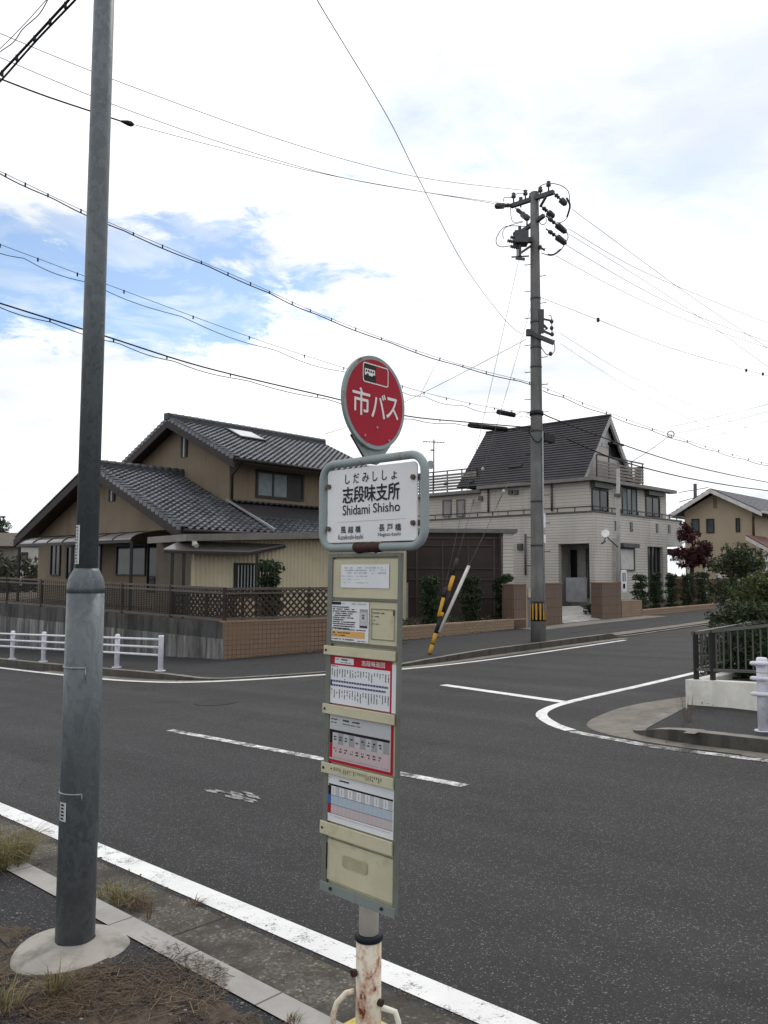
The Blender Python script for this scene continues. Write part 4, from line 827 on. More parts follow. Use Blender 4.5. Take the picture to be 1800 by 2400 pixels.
    mb = MB(); ssr = ssr * .52; tile_roof(mb, T(er, w1 + .06, ze - .06), WD, wend - w1 - .1, ssr, ssr.length); mb.build('skirt_roof', TILE, t)
    sk2 = Vector((0, 0, hz)) + U * (uw - er); mb = MB(); mb.obox(T(er, w1 + .06, ze - .06) + ssr * .98, WD * (wend - w1 - .1), sk2 - ssr, Vector((0, 0, .03))); mb.build('skirt_sheet', pm('dark_roof_sheet', (.035, .034, .036), .7, 0, .3, 2, 30, .1), t); mb = MB(); tile_roof(mb, T(uw - .30, w0 + .1, zt - .16), WD, wend - w0 - .3, Vector((0, 0, .12)) + U * .3, .32, row=.3); mb.build('flashing', TILE_D, t)
    # front windows and the long awning under the gable
    pf = Plane(T(0, .6, 0), -48)
    win_px(pf, z1(500, 1600), z1(590, 1320), t, panes=2, fill=[GLASS_D, GLASS_D]); win_px(pf, z1(655, 1640), z1(985, 1330), t, panes=2, fill=[GLASS_D, GLASS_D]); win_px(pf, z1(1140, 1600), z1(1420, 1320), t, panes=2, fill=[GLASS_D, GLASS])
    win_px(pf, z1(1440, 1760), z1(1560, 1290), t, panes=1, fill=[GLASS_D])
    paw = Plane(T(0, -1.0, 0), -48); sl_, zl_ = paw.px(*z1(185, 1310)); sr_, zr_ = paw.px(*z1(1275, 1270)); zf = (zl_ + zr_) / 2
    st, zt2 = pf.px(*z1(1500, 1180)); mb = MB(); n = 9
    prof = [(-1.0, zf), (-.98, zf + .05), (-.85, zf + .13), (-.6, zf + .21), (-.2, zf + .27), (.6, zf + .32)]
    A_ = [T(sl_, w, z) for w, z in prof]; B_ = [T(sr_, w, z) for w, z in prof]
    mb.add(A_ + B_, [(i, i + 1, len(prof) + i + 1, len(prof) + i) for i in range(len(prof) - 1)]); aw = mb.build('awning', AWN, t)
    mb = MB()
    for i in range(8):
        q = sl_ + (sr_ - sl_) * i / 7; mb.tube([T(q, w, z + .012) for w, z in prof], .018, 6)
    mb.bar(T(sl_, -1.0, zf - .03), T(sr_, -1.0, zf - .03), .05, .09); mb.build('rib', DKMETAL, aw)
    for q in (sl_, (sl_ * .48 + sr_ * .52), sr_):
        mb = MB(); mb.bar(T(q, -.98, zf - .04), T(q, -.98, .1), .07, .07); mb.build('post', DKMETAL, aw)
    # side extension in cream corrugated sheet with a flat terrace roof
    C2 = Vector((WC.x, WC.y, 0)) + dirv(-10) * 3.4; pc = Plane(C2, 52)
    sA, zA = pc.px(*z2(285, 1420)); sB, zB = pc.px(952, 1265); zt3 = 2.62
    mb = MB(); n = int((sB - sA) / .03); pts = []
    for i in range(n + 1):
        s = sA + (sB - sA) * i / n; o_ = .014 * (1 if (i // 2) % 2 else -1); pts.append((s, o_))
    mb.add([pc.at(s, .2, o_) for s, o_ in pts] + [pc.at(s, zt3, o_) for s, o_ in pts], [(i, i + 1, n + 2 + i, n + 1 + i) for i in range(n)])
    mb.build('corrugated_wall', CORR, t); mb = MB(); mb.obox(pc.at(sA, .2, -.02), pc.n * -2.2, pc.t * .05, Vector((0, 0, zt3 - .2))); mb.build('end_wall', pm('brown_end_wall', (.115, .095, .075), .8), t)
    pcf = pc.shift(.55); sC, zC = pcf.px(*z2(232, 1210)); sD, zD = pcf.px(*z2(1530, 1192)); k = (zD - zC) / (sD - sC); sE = pcf.px(955, 1245)[0]
    mb = MB(); mb.add([pcf.at(sC, zC), pcf.at(sE, zC + k * (sE - sC)), pcf.at(sE, zC + k * (sE - sC) - .17), pcf.at(sC, zC - .17), pcf.at(sC, zC, -2.4), pcf.at(sE, zC + k * (sE - sC), -2.4), pcf.at(sE, zC + k * (sE - sC) - .17, -2.4), pcf.at(sC, zC - .17, -2.4)], [(0, 1, 2, 3), (4, 5, 6, 7), (0, 1, 5, 4), (1, 2, 6, 5), (2, 3, 7, 6), (3, 0, 4, 7)]); mb.build('terrace_roof', TERR, t)
    pw2 = pc.shift(.02); win_px(pw2, z2(715, 1800), z2(1000, 1510), t, panes=1, frame=DKMETAL, fill=[GLASS_D])
    s0, q0 = pw2.px(*z2(725, 1780)); s1, q1 = pw2.px(*z2(1000, 1515)); mb = MB(); kk = 9
    for i in range(kk + 1): x = s0 + (s1 - s0) * i / kk; slab(mb, pw2, x - .012, x + .012, q0, q1, .06, .085)
    mb.build('window_grille', GALV2, t)
    # lean-to roof on posts
    pa = pc.shift(.5); a, za = pa.px(*z2(10, 1380)); b_, zb = pa.px(*z2(850, 1378)); c_, zc_ = pc.shift(.1).px(*z2(1205, 1300)); d_, zd = pc.shift(.1).px(*z2(320, 1335))
    zz = (za + zb) / 2; mb = MB(); Q = [pa.at(a, zz), pa.at(b_, zz), pc.at(c_, zz + .22, .05), pc.at(a + .6, zz + .22, .05)]; mb.prism(Q, (0, 0, .035)); le = mb.build('lean_to_roof', AWN, t)
    mb = MB(); mb.bar(Q[0] - Vector((0, 0, .03)), Q[1] - Vector((0, 0, .03)), .05, .07); mb.bar(Q[1] - Vector((0, 0, .03)), Q[2] - Vector((0, 0, .03)), .05, .07); mb.build('beam', DKMETAL, le)
    for u_ in (105, 218, 930):
        s, _ = pa.px(*z2(u_, 1500)); mb = MB(); mb.bar(pa.at(s, zz, -.04), pa.at(s, .1, -.04), .065, .065); mb.build('post', DKMETAL, le)
    mb = MB(); s, z = pc.shift(.6).px(*z2(315, 1300)); q = pc.at(s, z, .6); mb.box(q, .10, .10, .12); mb.tube([q, q + pc.n * .12 - Vector((0, 0, .06))], [.05, .06], 8); mb.build('flood_light', VENT, t)
tan_house()

# retaining wall, tile wall, fences on the tan house plot
wl = Plane((WC.x, WC.y), -51); wt = Plane((WC.x, WC.y), 54)
def plot_walls():
    up = Vector((0, 0, 1))
    zs = wl.px(523, 1500)[1]; t = MB(); L = 20; zt = lambda s: .61 + .0148 * s
    def wall_poly(f0, f1, o0, o1, m=0, n=10):
        v = []; 
        for i in range(n + 1):
            s = L * i / n; p = wl.at(s, 0); g = gz(p.x, p.y)
            for o_ in (o0, o1): v += [wl.at(s, f0(s, g), o_), wl.at(s, f1(s, g), o_)]
        fs = []
        for i in range(n):
            a = i * 4; fs += [(a, a + 4, a + 5, a + 1), (a + 2, a + 6, a + 7, a + 3), (a + 1, a + 5, a + 7, a + 3), (a, a + 4, a + 6, a + 2)]
        fs += [(0, 1, 3, 2), (n * 4, n * 4 + 1, n * 4 + 3, n * 4 + 2)]; return v, fs
    q = thing('retaining_wall', wl.at(0, gz(WC.x, WC.y)), 'stained grey concrete retaining wall below the dark steel fence', 'wall')
    mb = MB(); v, f = wall_poly(lambda s, g: g - .1, lambda s, g: zt(s), -.20, -.012); mb.add(v, f); mb.build('upper_wall', CONC_D, q)
    mb = MB(); v, f = wall_poly(lambda s, g: g - .1, lambda s, g: zt(s) - .37, -.19, .012); mb.add(v, f)
    for i in range(12): s = .55 + i * 1.55; p = wl.at(s, 0); slab(mb, wl, s, s + .10, gz(p.x, p.y) - .1, zt(s) - .36, .012, .03)
    mb.build('lower_wall', m_streak('streaked_concrete', (.30, .295, .285), .09, .50), q)
    # tiled wall along the side road
    E = wt.px(880, 1500)[0] + .6; q = thing('tile_wall', wt.at(0, gz(WC.x, WC.y)), 'garden wall faced with small brown tiles at the street corner', 'wall')
    p1 = wt.at(E, 0); mb = MB(); z0, z1_ = gz(WC.x, WC.y) + .02, gz(p1.x, p1.y) + .02
    mb.prism([wt.at(0, z0), wt.at(E, z1_), wt.at(E, .585), wt.at(0, .60)], wt.n * -.2); mb.build('wall', BROWNT, q)
    mb = MB(); mb.prism([wt.at(-.01, .600, .012), wt.at(E, .585, .012), wt.at(E, .625, .012), wt.at(-.01, .64, .012)], wt.n * -.23); mb.build('coping', BRICKL, q)
    # steel mesh fence above the retaining wall
    q = thing('mesh_fence', wl.at(0, .62), 'dark steel mesh fence running along the concrete retaining wall', 'fence')
    h = lambda s: zt(s) + .035; H_ = .70; mb = MB(); o_ = -.10
    for zz in (.02, H_ * .5 if 0 else .60, H_): mb.bar(wl.at(.05, h(0) + zz, o_), wl.at(L, h(L) + zz, o_), .045, .045, 0)
    mb.build('rail', GALV2 if 0 else pm('bronze_rail', (.11, .095, .085), .5, .3), q)
    for i in range(11):
        s = .08 + i * 1.95; mb = MB(); mb.bar(wl.at(s, h(s) - .03, o_), wl.at(s, h(s) + H_ + .02, o_), .06, .06); mb.build('post', DKMETAL, q)
    mb = MB()
    for i in range(13): zz = .05 + i * .042; mb.bar(wl.at(.05, h(0) + zz, o_ - .01), wl.at(L, h(L) + zz, o_ - .01), .014, .016)
    n = 190
    for i in range(n): s = .05 + (L - .1) * i / n; mb.bar(wl.at(s, h(s) + .02, o_), wl.at(s, h(s) + H_, o_), .012, .012)
    mb.build('mesh', IRON, q)
    # brown lattice fence above the tile wall, and the inner lattice seen through the mesh
    def lattice(name, pl, s0, s1, za, zb, o_, label):
        q = thing(name, pl.at(s0, za), label, 'fence'); mb = MB()
        for zz in (za, zb): mb.bar(pl.at(s0, zz, o_), pl.at(s1, zz, o_), .05, .05)
        mb.bar(pl.at(s0, zb - .10, o_ + .03), pl.at(s1, zb - .10, o_ + .03), .045, .035); mb.build('rail', pm('lattice_rail', (.10, .085, .075), .5), q)
        x = s0
        while x <= s1 + .01: mb = MB(); mb.bar(pl.at(x, za - .04, o_), pl.at(x, zb + .03, o_), .06, .06); mb.build('post', LATT, q); x += (s1 - s0) / 2
        mb = MB(); d = zb - za; st = .16; k = int((s1 - s0 + d) / st)
        for sg in (1, -1):
            for i in range(k + 1):
                a = s0 - d + i * st; lo, hi = (a, a + d)
                pa, pb = (lo, za), (hi, zb)
                if sg < 0: pa, pb = (lo, zb), (hi, za)
                c0, c1 = max(s0, pa[0]), min(s1, pb[0])
                if c1 - c0 < .03: continue
                f = lambda s: pa[1] + (pb[1] - pa[1]) * (s - pa[0]) / (pb[0] - pa[0])
                mb.bar(pl.at(c0, f(c0), o_ - .012 * sg), pl.at(c1, f(c1), o_ - .012 * sg), .042, .012, 0, pl.n)
        mb.build('lattice', LATT, q)
    lattice('lattice_fence', wt, .05, E - .3, .68, 1.335, -.1, 'dark brown diagonal lattice fence above the brown tile wall')
    lattice('lattice_fence', wl, .1, 2.6, .66, 1.30, -.62, 'dark brown lattice panel standing behind the steel mesh fence')
    mb = MB(); n = 60; q = wt.at(.1, .70, -.5)
    mb.poly([wl.at(0, .55, -.2), wl.at(L, .8, -.2), wl.at(L, .8, -14), wt.at(5.2, .5, -9), wt.at(5.2, .45, -.2), wt.at(0, .55, -.2)]); structure('tan_house_yard', mb, DIRT)
plot_walls()
s_, _z = wt.px(*z2(1245, 1560)); q = wt.at(s_, .5, -1.0); ztop = D(*z2(1250, 1500), q.y).z
layered_shrub(q, ztop - .5, .36, 'clipped dark green shrub behind the lattice fence, beside the cream wall', 31, 'clipped shrubs at the houses', dens=1.5)

# ================================================================ grey house (middle)
KP = Vector((8.65, 34.0, 0)); KA, KB = dirv(-46.5), dirv(43.5)
def K(a, b_, z): return KP + KA * a + KB * b_ + Vector((0, 0, z))
def grey_house():
    t = thing('grey_house', K(4, 4, .6), 'three storey pale grey sided house with a steep dark slate gable roof', 'house')
    pL, pR = Plane(KP, -46.5), Plane(KP, 43.5); up = Vector((0, 0, 1)); zp_ = 4.24
    # ground floor: parapet walls with openings cut as pieces
    aL, aE = 11.5, 8.4
    oa, ob, oz = 1.72, .22, 2.96
    mb = MB()
    slab(mb, pL, oa, aL, -.1, zp_, -.25, 0); slab(mb, pL, ob, oa, oz, zp_, -.25, 0); slab(mb, pL, .0, ob, .0, zp_, -.25, 0)
    slab(mb, pR, 0.001, 4.72, .0, zp_, -.25, 0.002); slab(mb, pR, 4.72, 6.30, 2.95, zp_, -.25, .002); slab(mb, pR, 6.30, 6.75, .0, zp_, -.25, .002); slab(mb, pR, 6.75, aE, 3.04, zp_, -.25, .002)
    mb.obox(K(0.3, aE - .25, 3.04), KA * 8, KB * .25, up * (zp_ - 3.04)); mb.build('wall', SIDING, t)
    mb = MB(); slab(mb, pL, -.03, aL, zp_, zp_ + .07, -.28, .04); slab(mb, pR, .042, aE, zp_, zp_ + .07, -.28, .04); mb.build('parapet_cap', CAP, t)
    # recessed porch: back wall, door, side window
    bk = pL.shift(-1.5); mb = MB(); slab(mb, bk, -.2, 3.4, -.1, 3.2, -.1, 0); mb.obox(K(oa + .3, .25, -.1), KB * 1.3, KA * .1, up * 3.2); mb.obox(K(.26, .25, oz + .02), KA * 2.2, KB * 1.3, up * .1); mb.build('porch_wall', pm('porch_render', (.42, .405, .39), .8), t)
    mb = MB(); slab(mb, bk, .35, 1.25, .7, 2.8, .01, .06); d = mb.build('front_door', pm('dark_grey_door', (.10, .105, .11), .4), t); mb = MB(); slab(mb, bk, .55, .85, 1.5, 2.5, .06, .075); mb.build('pane', GLASS_D, d); mb = MB(); slab(mb, bk, 1.12, 1.15, 1.4, 1.9, .06, .10); mb.build('handle', GALV2, d)
    window(bk, 1.75, 2.1, 1.2, 2.7, t, panes=1, glass=GLASS_D)
    mb = MB(); slab(mb, pL.shift(.35), .35, 1.15, .55, 1.55, -.3, 0); mb.build('storage_box', pm('grey_store', (.27, .27, .28), .5), t)
    # upper floor set back behind the parapet
    a0, b0 = .6, .63; qL, qR = Plane(K(0, b0, 0), -46.5), Plane(K(a0, 0, 0), 43.5); bE, z2f = 8.05, 5.62
    aS = 6.25
    mb = MB(); mb.obox(K(a0, b0, 3.9), KA * (aS - a0), KB * (bE - b0), up * (z2f - 3.9)); mb.obox(K(aS + .001, b0 + .25, 3.9), KA * 5.0, KB * (bE - b0 - .3), up * (z2f - .12 - 3.9)); mb.build('wall', SIDING_L, t)
    mb = MB(); mb.obox(K(a0 - .42, b0 - .35, z2f + .002), KA * (aS - a0 + .42), KB * .30, up * .15); mb.obox(K(a0 - .42, b0 - .35 + .30, z2f + .002), KA * .40, KB * (bE - b0 + .35), up * .15)
    mb.obox(K(a0 - .02, b0 - .05, z2f + .03), KA * (aS - a0), KB * (bE - b0 + .2), up * .11); mb.obox(K(aS + .005, b0 - .05, z2f - .12), KA * 5.1, KB * (bE - b0), up * .15); mb.build('eave', EAVE, t)
    # steep gable roof
    rb, rz, ez = 2.70, 8.72, z2f + .16; be = 2 * rb - b0 + .2
    aR = Plane(K(0, rb, 0), -46.5).px(*z6(580, 258))[0]; aB = Plane(K(0, b0 - .2, 0), -46.5).px(*z6(300, 795))[0]
    s1 = Vector((0, 0, rz - ez)) + KB * (rb - b0 + .25); s2 = Vector((0, 0, rz - ez)) - KB * (rb - b0 + .25)
    mb = MB(); nr = 24; e0 = K(a0 - .35, b0 - .25, ez)
    for (e0, ss, off) in ((K(a0 + .05, b0 - .25, ez), s1, 0), (K(a0 + .05, 2 * rb - b0 + .25, ez), s2, 1)):
        nn = KA.cross(ss); nn = nn.normalized() * (1 if nn.z > 0 else -1)
        for j in range(nr):
            f0, f1 = j / nr, (j + 1) / nr; L0 = (aB - a0 - .05) * (1 - f0) + (aR - a0 - .05) * f0; L1 = (aB - a0 - .05) * (1 - f1) + (aR - a0 - .05) * f1
            p, q_ = e0 + ss * f0, e0 + ss * f1
            mb.add([p + nn * .045, p + KA * L0 + nn * .045, q_ + KA * L1 + nn * .008, q_ + nn * .008, p, p + KA * L0], [(0, 1, 2, 3), (0, 1, 5, 4)])
    # closing slope at the far end
    mb.add([K(aB, b0 - .25, ez), K(aR, rb, rz), K(aB, 2 * rb - b0 + .25, ez)], [(0, 1, 2)]); rf = mb.build('roof', SLATE, t)
    mb = MB()
    mb.prism([K(a0 + .04, b0 - .25, ez - .02), K(a0 + .04, rb, rz + .0), K(a0 + .04, rb, rz - .34), K(a0 + .04, b0 - .05, ez - .02)], KA * .1); mb.prism([K(a0 + .04, be + .05, ez - .02), K(a0 + .04, rb, rz), K(a0 + .04, rb, rz - .34), K(a0 + .04, be - .18, ez - .02)], KA * .1); mb.build('barge_board', pm('pale_barge', (.40, .39, .38), .6), rf)
    mb = MB(); mb.bar(K(a0 + .03, rb, rz + .03), K(aR, rb, rz + .03), .16, .07); mb.build('ridge', SLATE, rf)
    mb = MB(); mb.prism([K(a0 + .33, b0, z2f + .14), K(a0 + .33, rb, rz - .15), K(a0 + .33, 2 * rb - b0, z2f + .14)], KA * .15); mb.build('gable_wall', pm('gable_render', (.50, .475, .445), .75, 0, .1, 1, 40, .1), t)
    # small skylight opening on the slope
    mb = MB(); f = .26; p = K(4.55, b0 - .25, ez) + s1 * f; nn = KA.cross(s1); nn = nn.normalized() * (1 if nn.z > 0 else -1); mb.obox(p - KA * .35 + nn * .03, KA * .7, s1 * .05, nn * .05); mb.build('roof_vent', DKMETAL, rf)
    for x in (8.15, 6.6):
        mb = MB(); p = K(x, b0 - .25, ez) + s1 * .055; mb.obox(p + nn * .03, KA * .22, s1 * .04, nn * .06); mb.build('snow_guard', DKMETAL, rf)
    # gable balcony with dark rails and the window behind it
    pG = Plane(K(a0 + .33, 0, 0), 43.5); win_px(pG, z7(450, 390), z7(515, 320), t, panes=2, fill=[GLASS_D, GLASS_D], frame=DKMETAL)
    s, z = pG.px(*z7(470, 310)); mb = MB(); slab(mb, pG, s - .45, s + .55, z + .02, z + .12, .02, .30); mb.build('window_hood', DKMETAL, t)
    mb = MB(); mb.prism([pG.at(rb - .33, 7.35, .012), pG.at(rb + .33, 7.35, .012), pG.at(rb, 8.2, .012)], pG.n * .02); mb.build('gable_pane', pm('pale_gable_panel', (.45, .47, .49), .3), t)
    def balcony(pl, s0, s1, za, zb, back, deep):
        q = MB(); k = int((zb - za) / .14)
        for i in range(k): zz = za + .08 + i * .14; slab(q, pl, s0, s1, zz, zz + .095, -.02, .02); slab(q, Plane(pl.at(s1, 0), 43.5 if back else -46.5), -.02 if back else 0, deep, zz, zz + .095, -.02, .02) if deep else None
        o = q.build('balcony_slats', pm('grey_brown_slats', (.22, .20, .185), .6), t); q = MB()
        slab(q, pl, s0 - .03, s1 + .03, zb + .12, zb + .17, -.03, .03)
        n = max(2, int((s1 - s0) / .9))
        for i in range(n + 1): x = s0 + (s1 - s0) * i / n; slab(q, pl, x - .025, x + .025, za, zb + .12, -.06, -.021)
        q.build('rail', DKMETAL, o)
    pb = Plane(K(a0 - .28, 0, 0), 43.5); sA, zA = pb.px(*z7(360, 520)); sB, zB = pb.px(*z7(710, 580)); zt_ = pb.px(*z7(700, 460))[1]
    balcony(pb, sA, sB, z2f + .16, 6.62, False, 0)
    q = MB()
    for i in range(6): zz = z2f + .24 + i * .14; q.obox(K(a0 - .28, sB, zz), KA * 3.5, KB * .03, up * .095)
    q.build('balcony_slats', pm('grey_brown_slats_return', (.20, .18, .17), .6), t)
    pd = Plane(K(0, b0 + .1, 0), -46.5); balcony(pd, aB - .9, 11.1, z2f + .04, 6.55, False, 0)
    # upper doors and windows behind the terrace rail
    win_px(qR, z7(318, 800), z7(432, 660), t, panes=2, fill=[GLASS, GLASS_D], frame=DKMETAL); win_px(qR, z7(548, 825), z7(650, 645), t, panes=3, frame=DKMETAL, fill=[CURT, GLASS, CURT]); win_px(qR, z7(728, 845), z7(825, 712), t, panes=2, frame=DKMETAL, fill=[GLASS_D, GLASS_D])
    for a_, b_ in (((305, 655), (440, 600)), ((718, 710), (832, 660))):
        s0, zq = qR.px(*z7(*a_)); s1, zr = qR.px(*z7(*b_)); mb = MB(); slab(mb, qR, s0, s1, zr - .26, zr, .01, .24); mb.build('shutter_box', CAP, t)
    for a_, b_ in (((165, 1075), (235, 925)), ((300, 1075), (366, 920))): win_px(qL.shift(-.25 + .0), z6(*a_), z6(*b_), t, panes=1, frame=pm('grey_frame', (.16, .155, .15), .5), fill=[pm('blind_grey', (.30, .28, .28), .6)])
    # terrace hand rail above the parapet
    mb = MB(); zz = zp_ + .26; mb.bar(K(.12, .12, zz), K(aL, .12, zz), .045, .045); mb.bar(K(.12, .12, zz), K(.12, aE, zz), .045, .045)
    for i in range(14): a_ = .12 + i * .85; mb.bar(K(a_, .12, zp_ + .05), K(a_, .12, zz), .035, .035)
    for i in range(1, 11): mb.bar(K(.12, .12 + i * .8, zp_ + .05), K(.12, .12 + i * .8, zz), .035, .035)
    mb.build('terrace_rail', DKMETAL, t)
    # narrow vents, pipes, lamps, shutter window
    for x in (500, 615, 812, 905):
        s, z = pR.px(*z7(x, 918 + (x - 500) * .06)); mb = MB(); slab(mb, pR, s - .11, s + .11, z - .2, z + .2, .004, .03); mb.build('slit_window', GLASS_D, t)
    s0, zq = pR.px(*z7(530, 1250)); s1, zr = pR.px(*z7(632, 1100)); window(pR, s0, s1, zq, zr, t, panes=1, frame=CAP, fill=[SHUT], fw=.07); mb = MB(); slab(mb, pR, s0 - .1, s1 + .12, zr + .07, zr + .25, .01, .25); mb.build('shutter_box', CAP, t)
    for x, y in ((800, 1375), (915, 1375)): s, z = pL.px(*z6(x, y)); mb = MB(); slab(mb, pL, s - .13, s + .13, z - .14, z + .14, 0.003, .10); slab(mb, pL, s - .06, s + .06, z - .07, z + .07, .10, .12); mb.build('vent_hood', CAP, t)
    for x, y, m_ in ((440, 935, VENT), (530, 905, CAP), (820, 845, CAP), (875, 845, CAP)): s, z = qL.px(*z6(x, y)); mb = MB(); slab(mb, qL, s - .11, s + .11, z - .10, z + .10, .003, .10); mb.build('vent_hood', m_, t)
    for pl, x, ya, yb in ((pL, 965, 1250, 1650), (qL, 605, 790, 1040), (qL, 1220, 715, 1030)): s, z = pl.px(*z6(x, ya)); s_2, z_2 = pl.px(*z6(x, yb)); mb = MB(); mb.tube([pl.at(s, z, .06), pl.at(s, z_2, .06)], .045, 8); mb.build('downpipe', CAP, t)
    # glazed opening and dark carport to the right
    mb = MB(); slab(mb, pR, 4.72, 6.30, 0, 2.95, -.24, -.20); mb.build('glazed_door', GLASS_D, t)
    mb = MB()
    for i in range(5): x = 4.74 + i * .385; slab(mb, pR, x - .03, x + .03, .1, 2.95, -.20, -.14)
    mb.build('mullion', CAP, t)
grey_house()
def dark_carport():
    t = thing('carport', K(.5, 8.6, .8), 'dark low carport in the shade beyond the grey house', 'carport')
    mb = MB(); mb.obox(K(.6, 8.45, 2.75), KA * 5, KB * 4.5, Vector((0, 0, .2))); mb.build('roof', DKMETAL, t)
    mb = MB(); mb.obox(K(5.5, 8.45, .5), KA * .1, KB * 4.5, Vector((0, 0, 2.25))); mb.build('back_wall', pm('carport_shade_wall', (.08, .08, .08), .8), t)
    for b_ in (10.6, 12.8): mb = MB(); mb.bar(K(.7, b_, .5), K(.7, b_, 2.75), .1, .1); mb.build('post', WHTRIM, t)
    mb = MB(); mb.obox(K(.62, 8.5, 2.35), KA * .06, KB * 4.3, Vector((0, 0, .12))); mb.build('beam', WHTRIM, t)
dark_carport()
def rear_antenna():
    b_ = D(1016, 1148, 37.5); t = thing('tv_antenna', b_, 'thin television antenna mast with a small dish on the grey house roof deck', 'antenna')
    mb = MB(); top = D(1017, 1030, 37.5); mb.tube([b_, top], .028, 8); mb.build('mast', STEEL, t)
    mb = MB(); q = D(1016, 1036, 37.5); mb.bar(q - Vector((.5, .1, 0)), q + Vector((.5, .1, 0)), .03, .03)
    for i in range(8): x = -.45 + i * .13; mb.bar(q + Vector((x, -.22 + x * .2, 0)), q + Vector((x, .22 + x * .2, 0)), .018, .018)
    mb.bar(D(1009, 1055, 37.5), D(1018, 1055, 37.5), .06, .06); mb.build('yagi', STEEL, t)
    mb = MB(); c = D(1009, 1090, 37.3); mb.tube([c + Vector((.0, -.09, 0)), c + Vector((-.02, -.05, 0)), c], [.20, .14, .04], 14); mb.tube([c, D(1017, 1092, 37.5)], .025, 6); mb.build('dish', GALV2, t)
rear_antenna()

# screened parking bay beside the grey house
def shade_bay():
    y0 = 27.4; p = D(962, 1400, y0); t = thing('shade_screen', Vector((p.x + 1.5, y0, .2)), 'dark brown mesh screen bay with a grey roof beam between the two houses', 'carport')
    A_, B_ = D(945, 1240, y0), D(1190, 1238, y0); zt = D(1060, 1250, y0).z
    mb = MB(); mb.obox(Vector((A_.x - 2, y0 - .15, zt + .02)), Vector((B_.x - A_.x + 2.3, 0, 0)), Vector((0, 3.2, 0)), Vector((0, 0, .13))); mb.build('roof_beam', pm('grey_beam', (.16, .155, .15), .5, .2), t)
    x0, x1 = D(952, 1300, y0).x - 1.2, D(1168, 1300, y0).x
    mb = MB(); mb.obox(Vector((x0, y0, .15)), Vector((x1 - x0, 0, 0)), Vector((0, .03, 0)), Vector((0, 0, zt - .15))); mb.build('screen', SCREEN, t)
    mb = MB()
    for z in (zt - .18, zt - .42, 1.85, 1.48, .9): mb.obox(Vector((x0, y0 - .035, z)), Vector((x1 - x0, 0, 0)), Vector((0, .03, 0)), Vector((0, 0, .03 if z < zt - .3 else .05)))
    for i in range(5): x = x0 + (x1 - x0) * (.16 + i * .2); mb.obox(Vector((x, y0 - .03, .15)), Vector((.05, 0, 0)), Vector((0, .025, 0)), Vector((0, 0, zt - .35)))
    mb.build('frame', pm('brown_frame', (.075, .055, .048), .7), t)
    for x, m_ in ((x1, DKWOOD), (x1 + .14, SIDING)):
        mb = MB(); mb.obox(Vector((x + .005, y0 - .08, .1)), Vector((.10 if m_ is DKWOOD else .34, 0, 0)), Vector((0, .2, 0)), Vector((0, 0, zt - .1))); mb.build('post', m_, t)
    q = D(947, 1400, y0 - 1.2)
    mb = MB(); mb.obox(Vector((q.x, q.y, .05)), Vector((.13, 0, 0)), Vector((0, .13, 0)), Vector((0, 0, 1.35))); mb.build('gate_post', GALV2, t)
shade_bay()

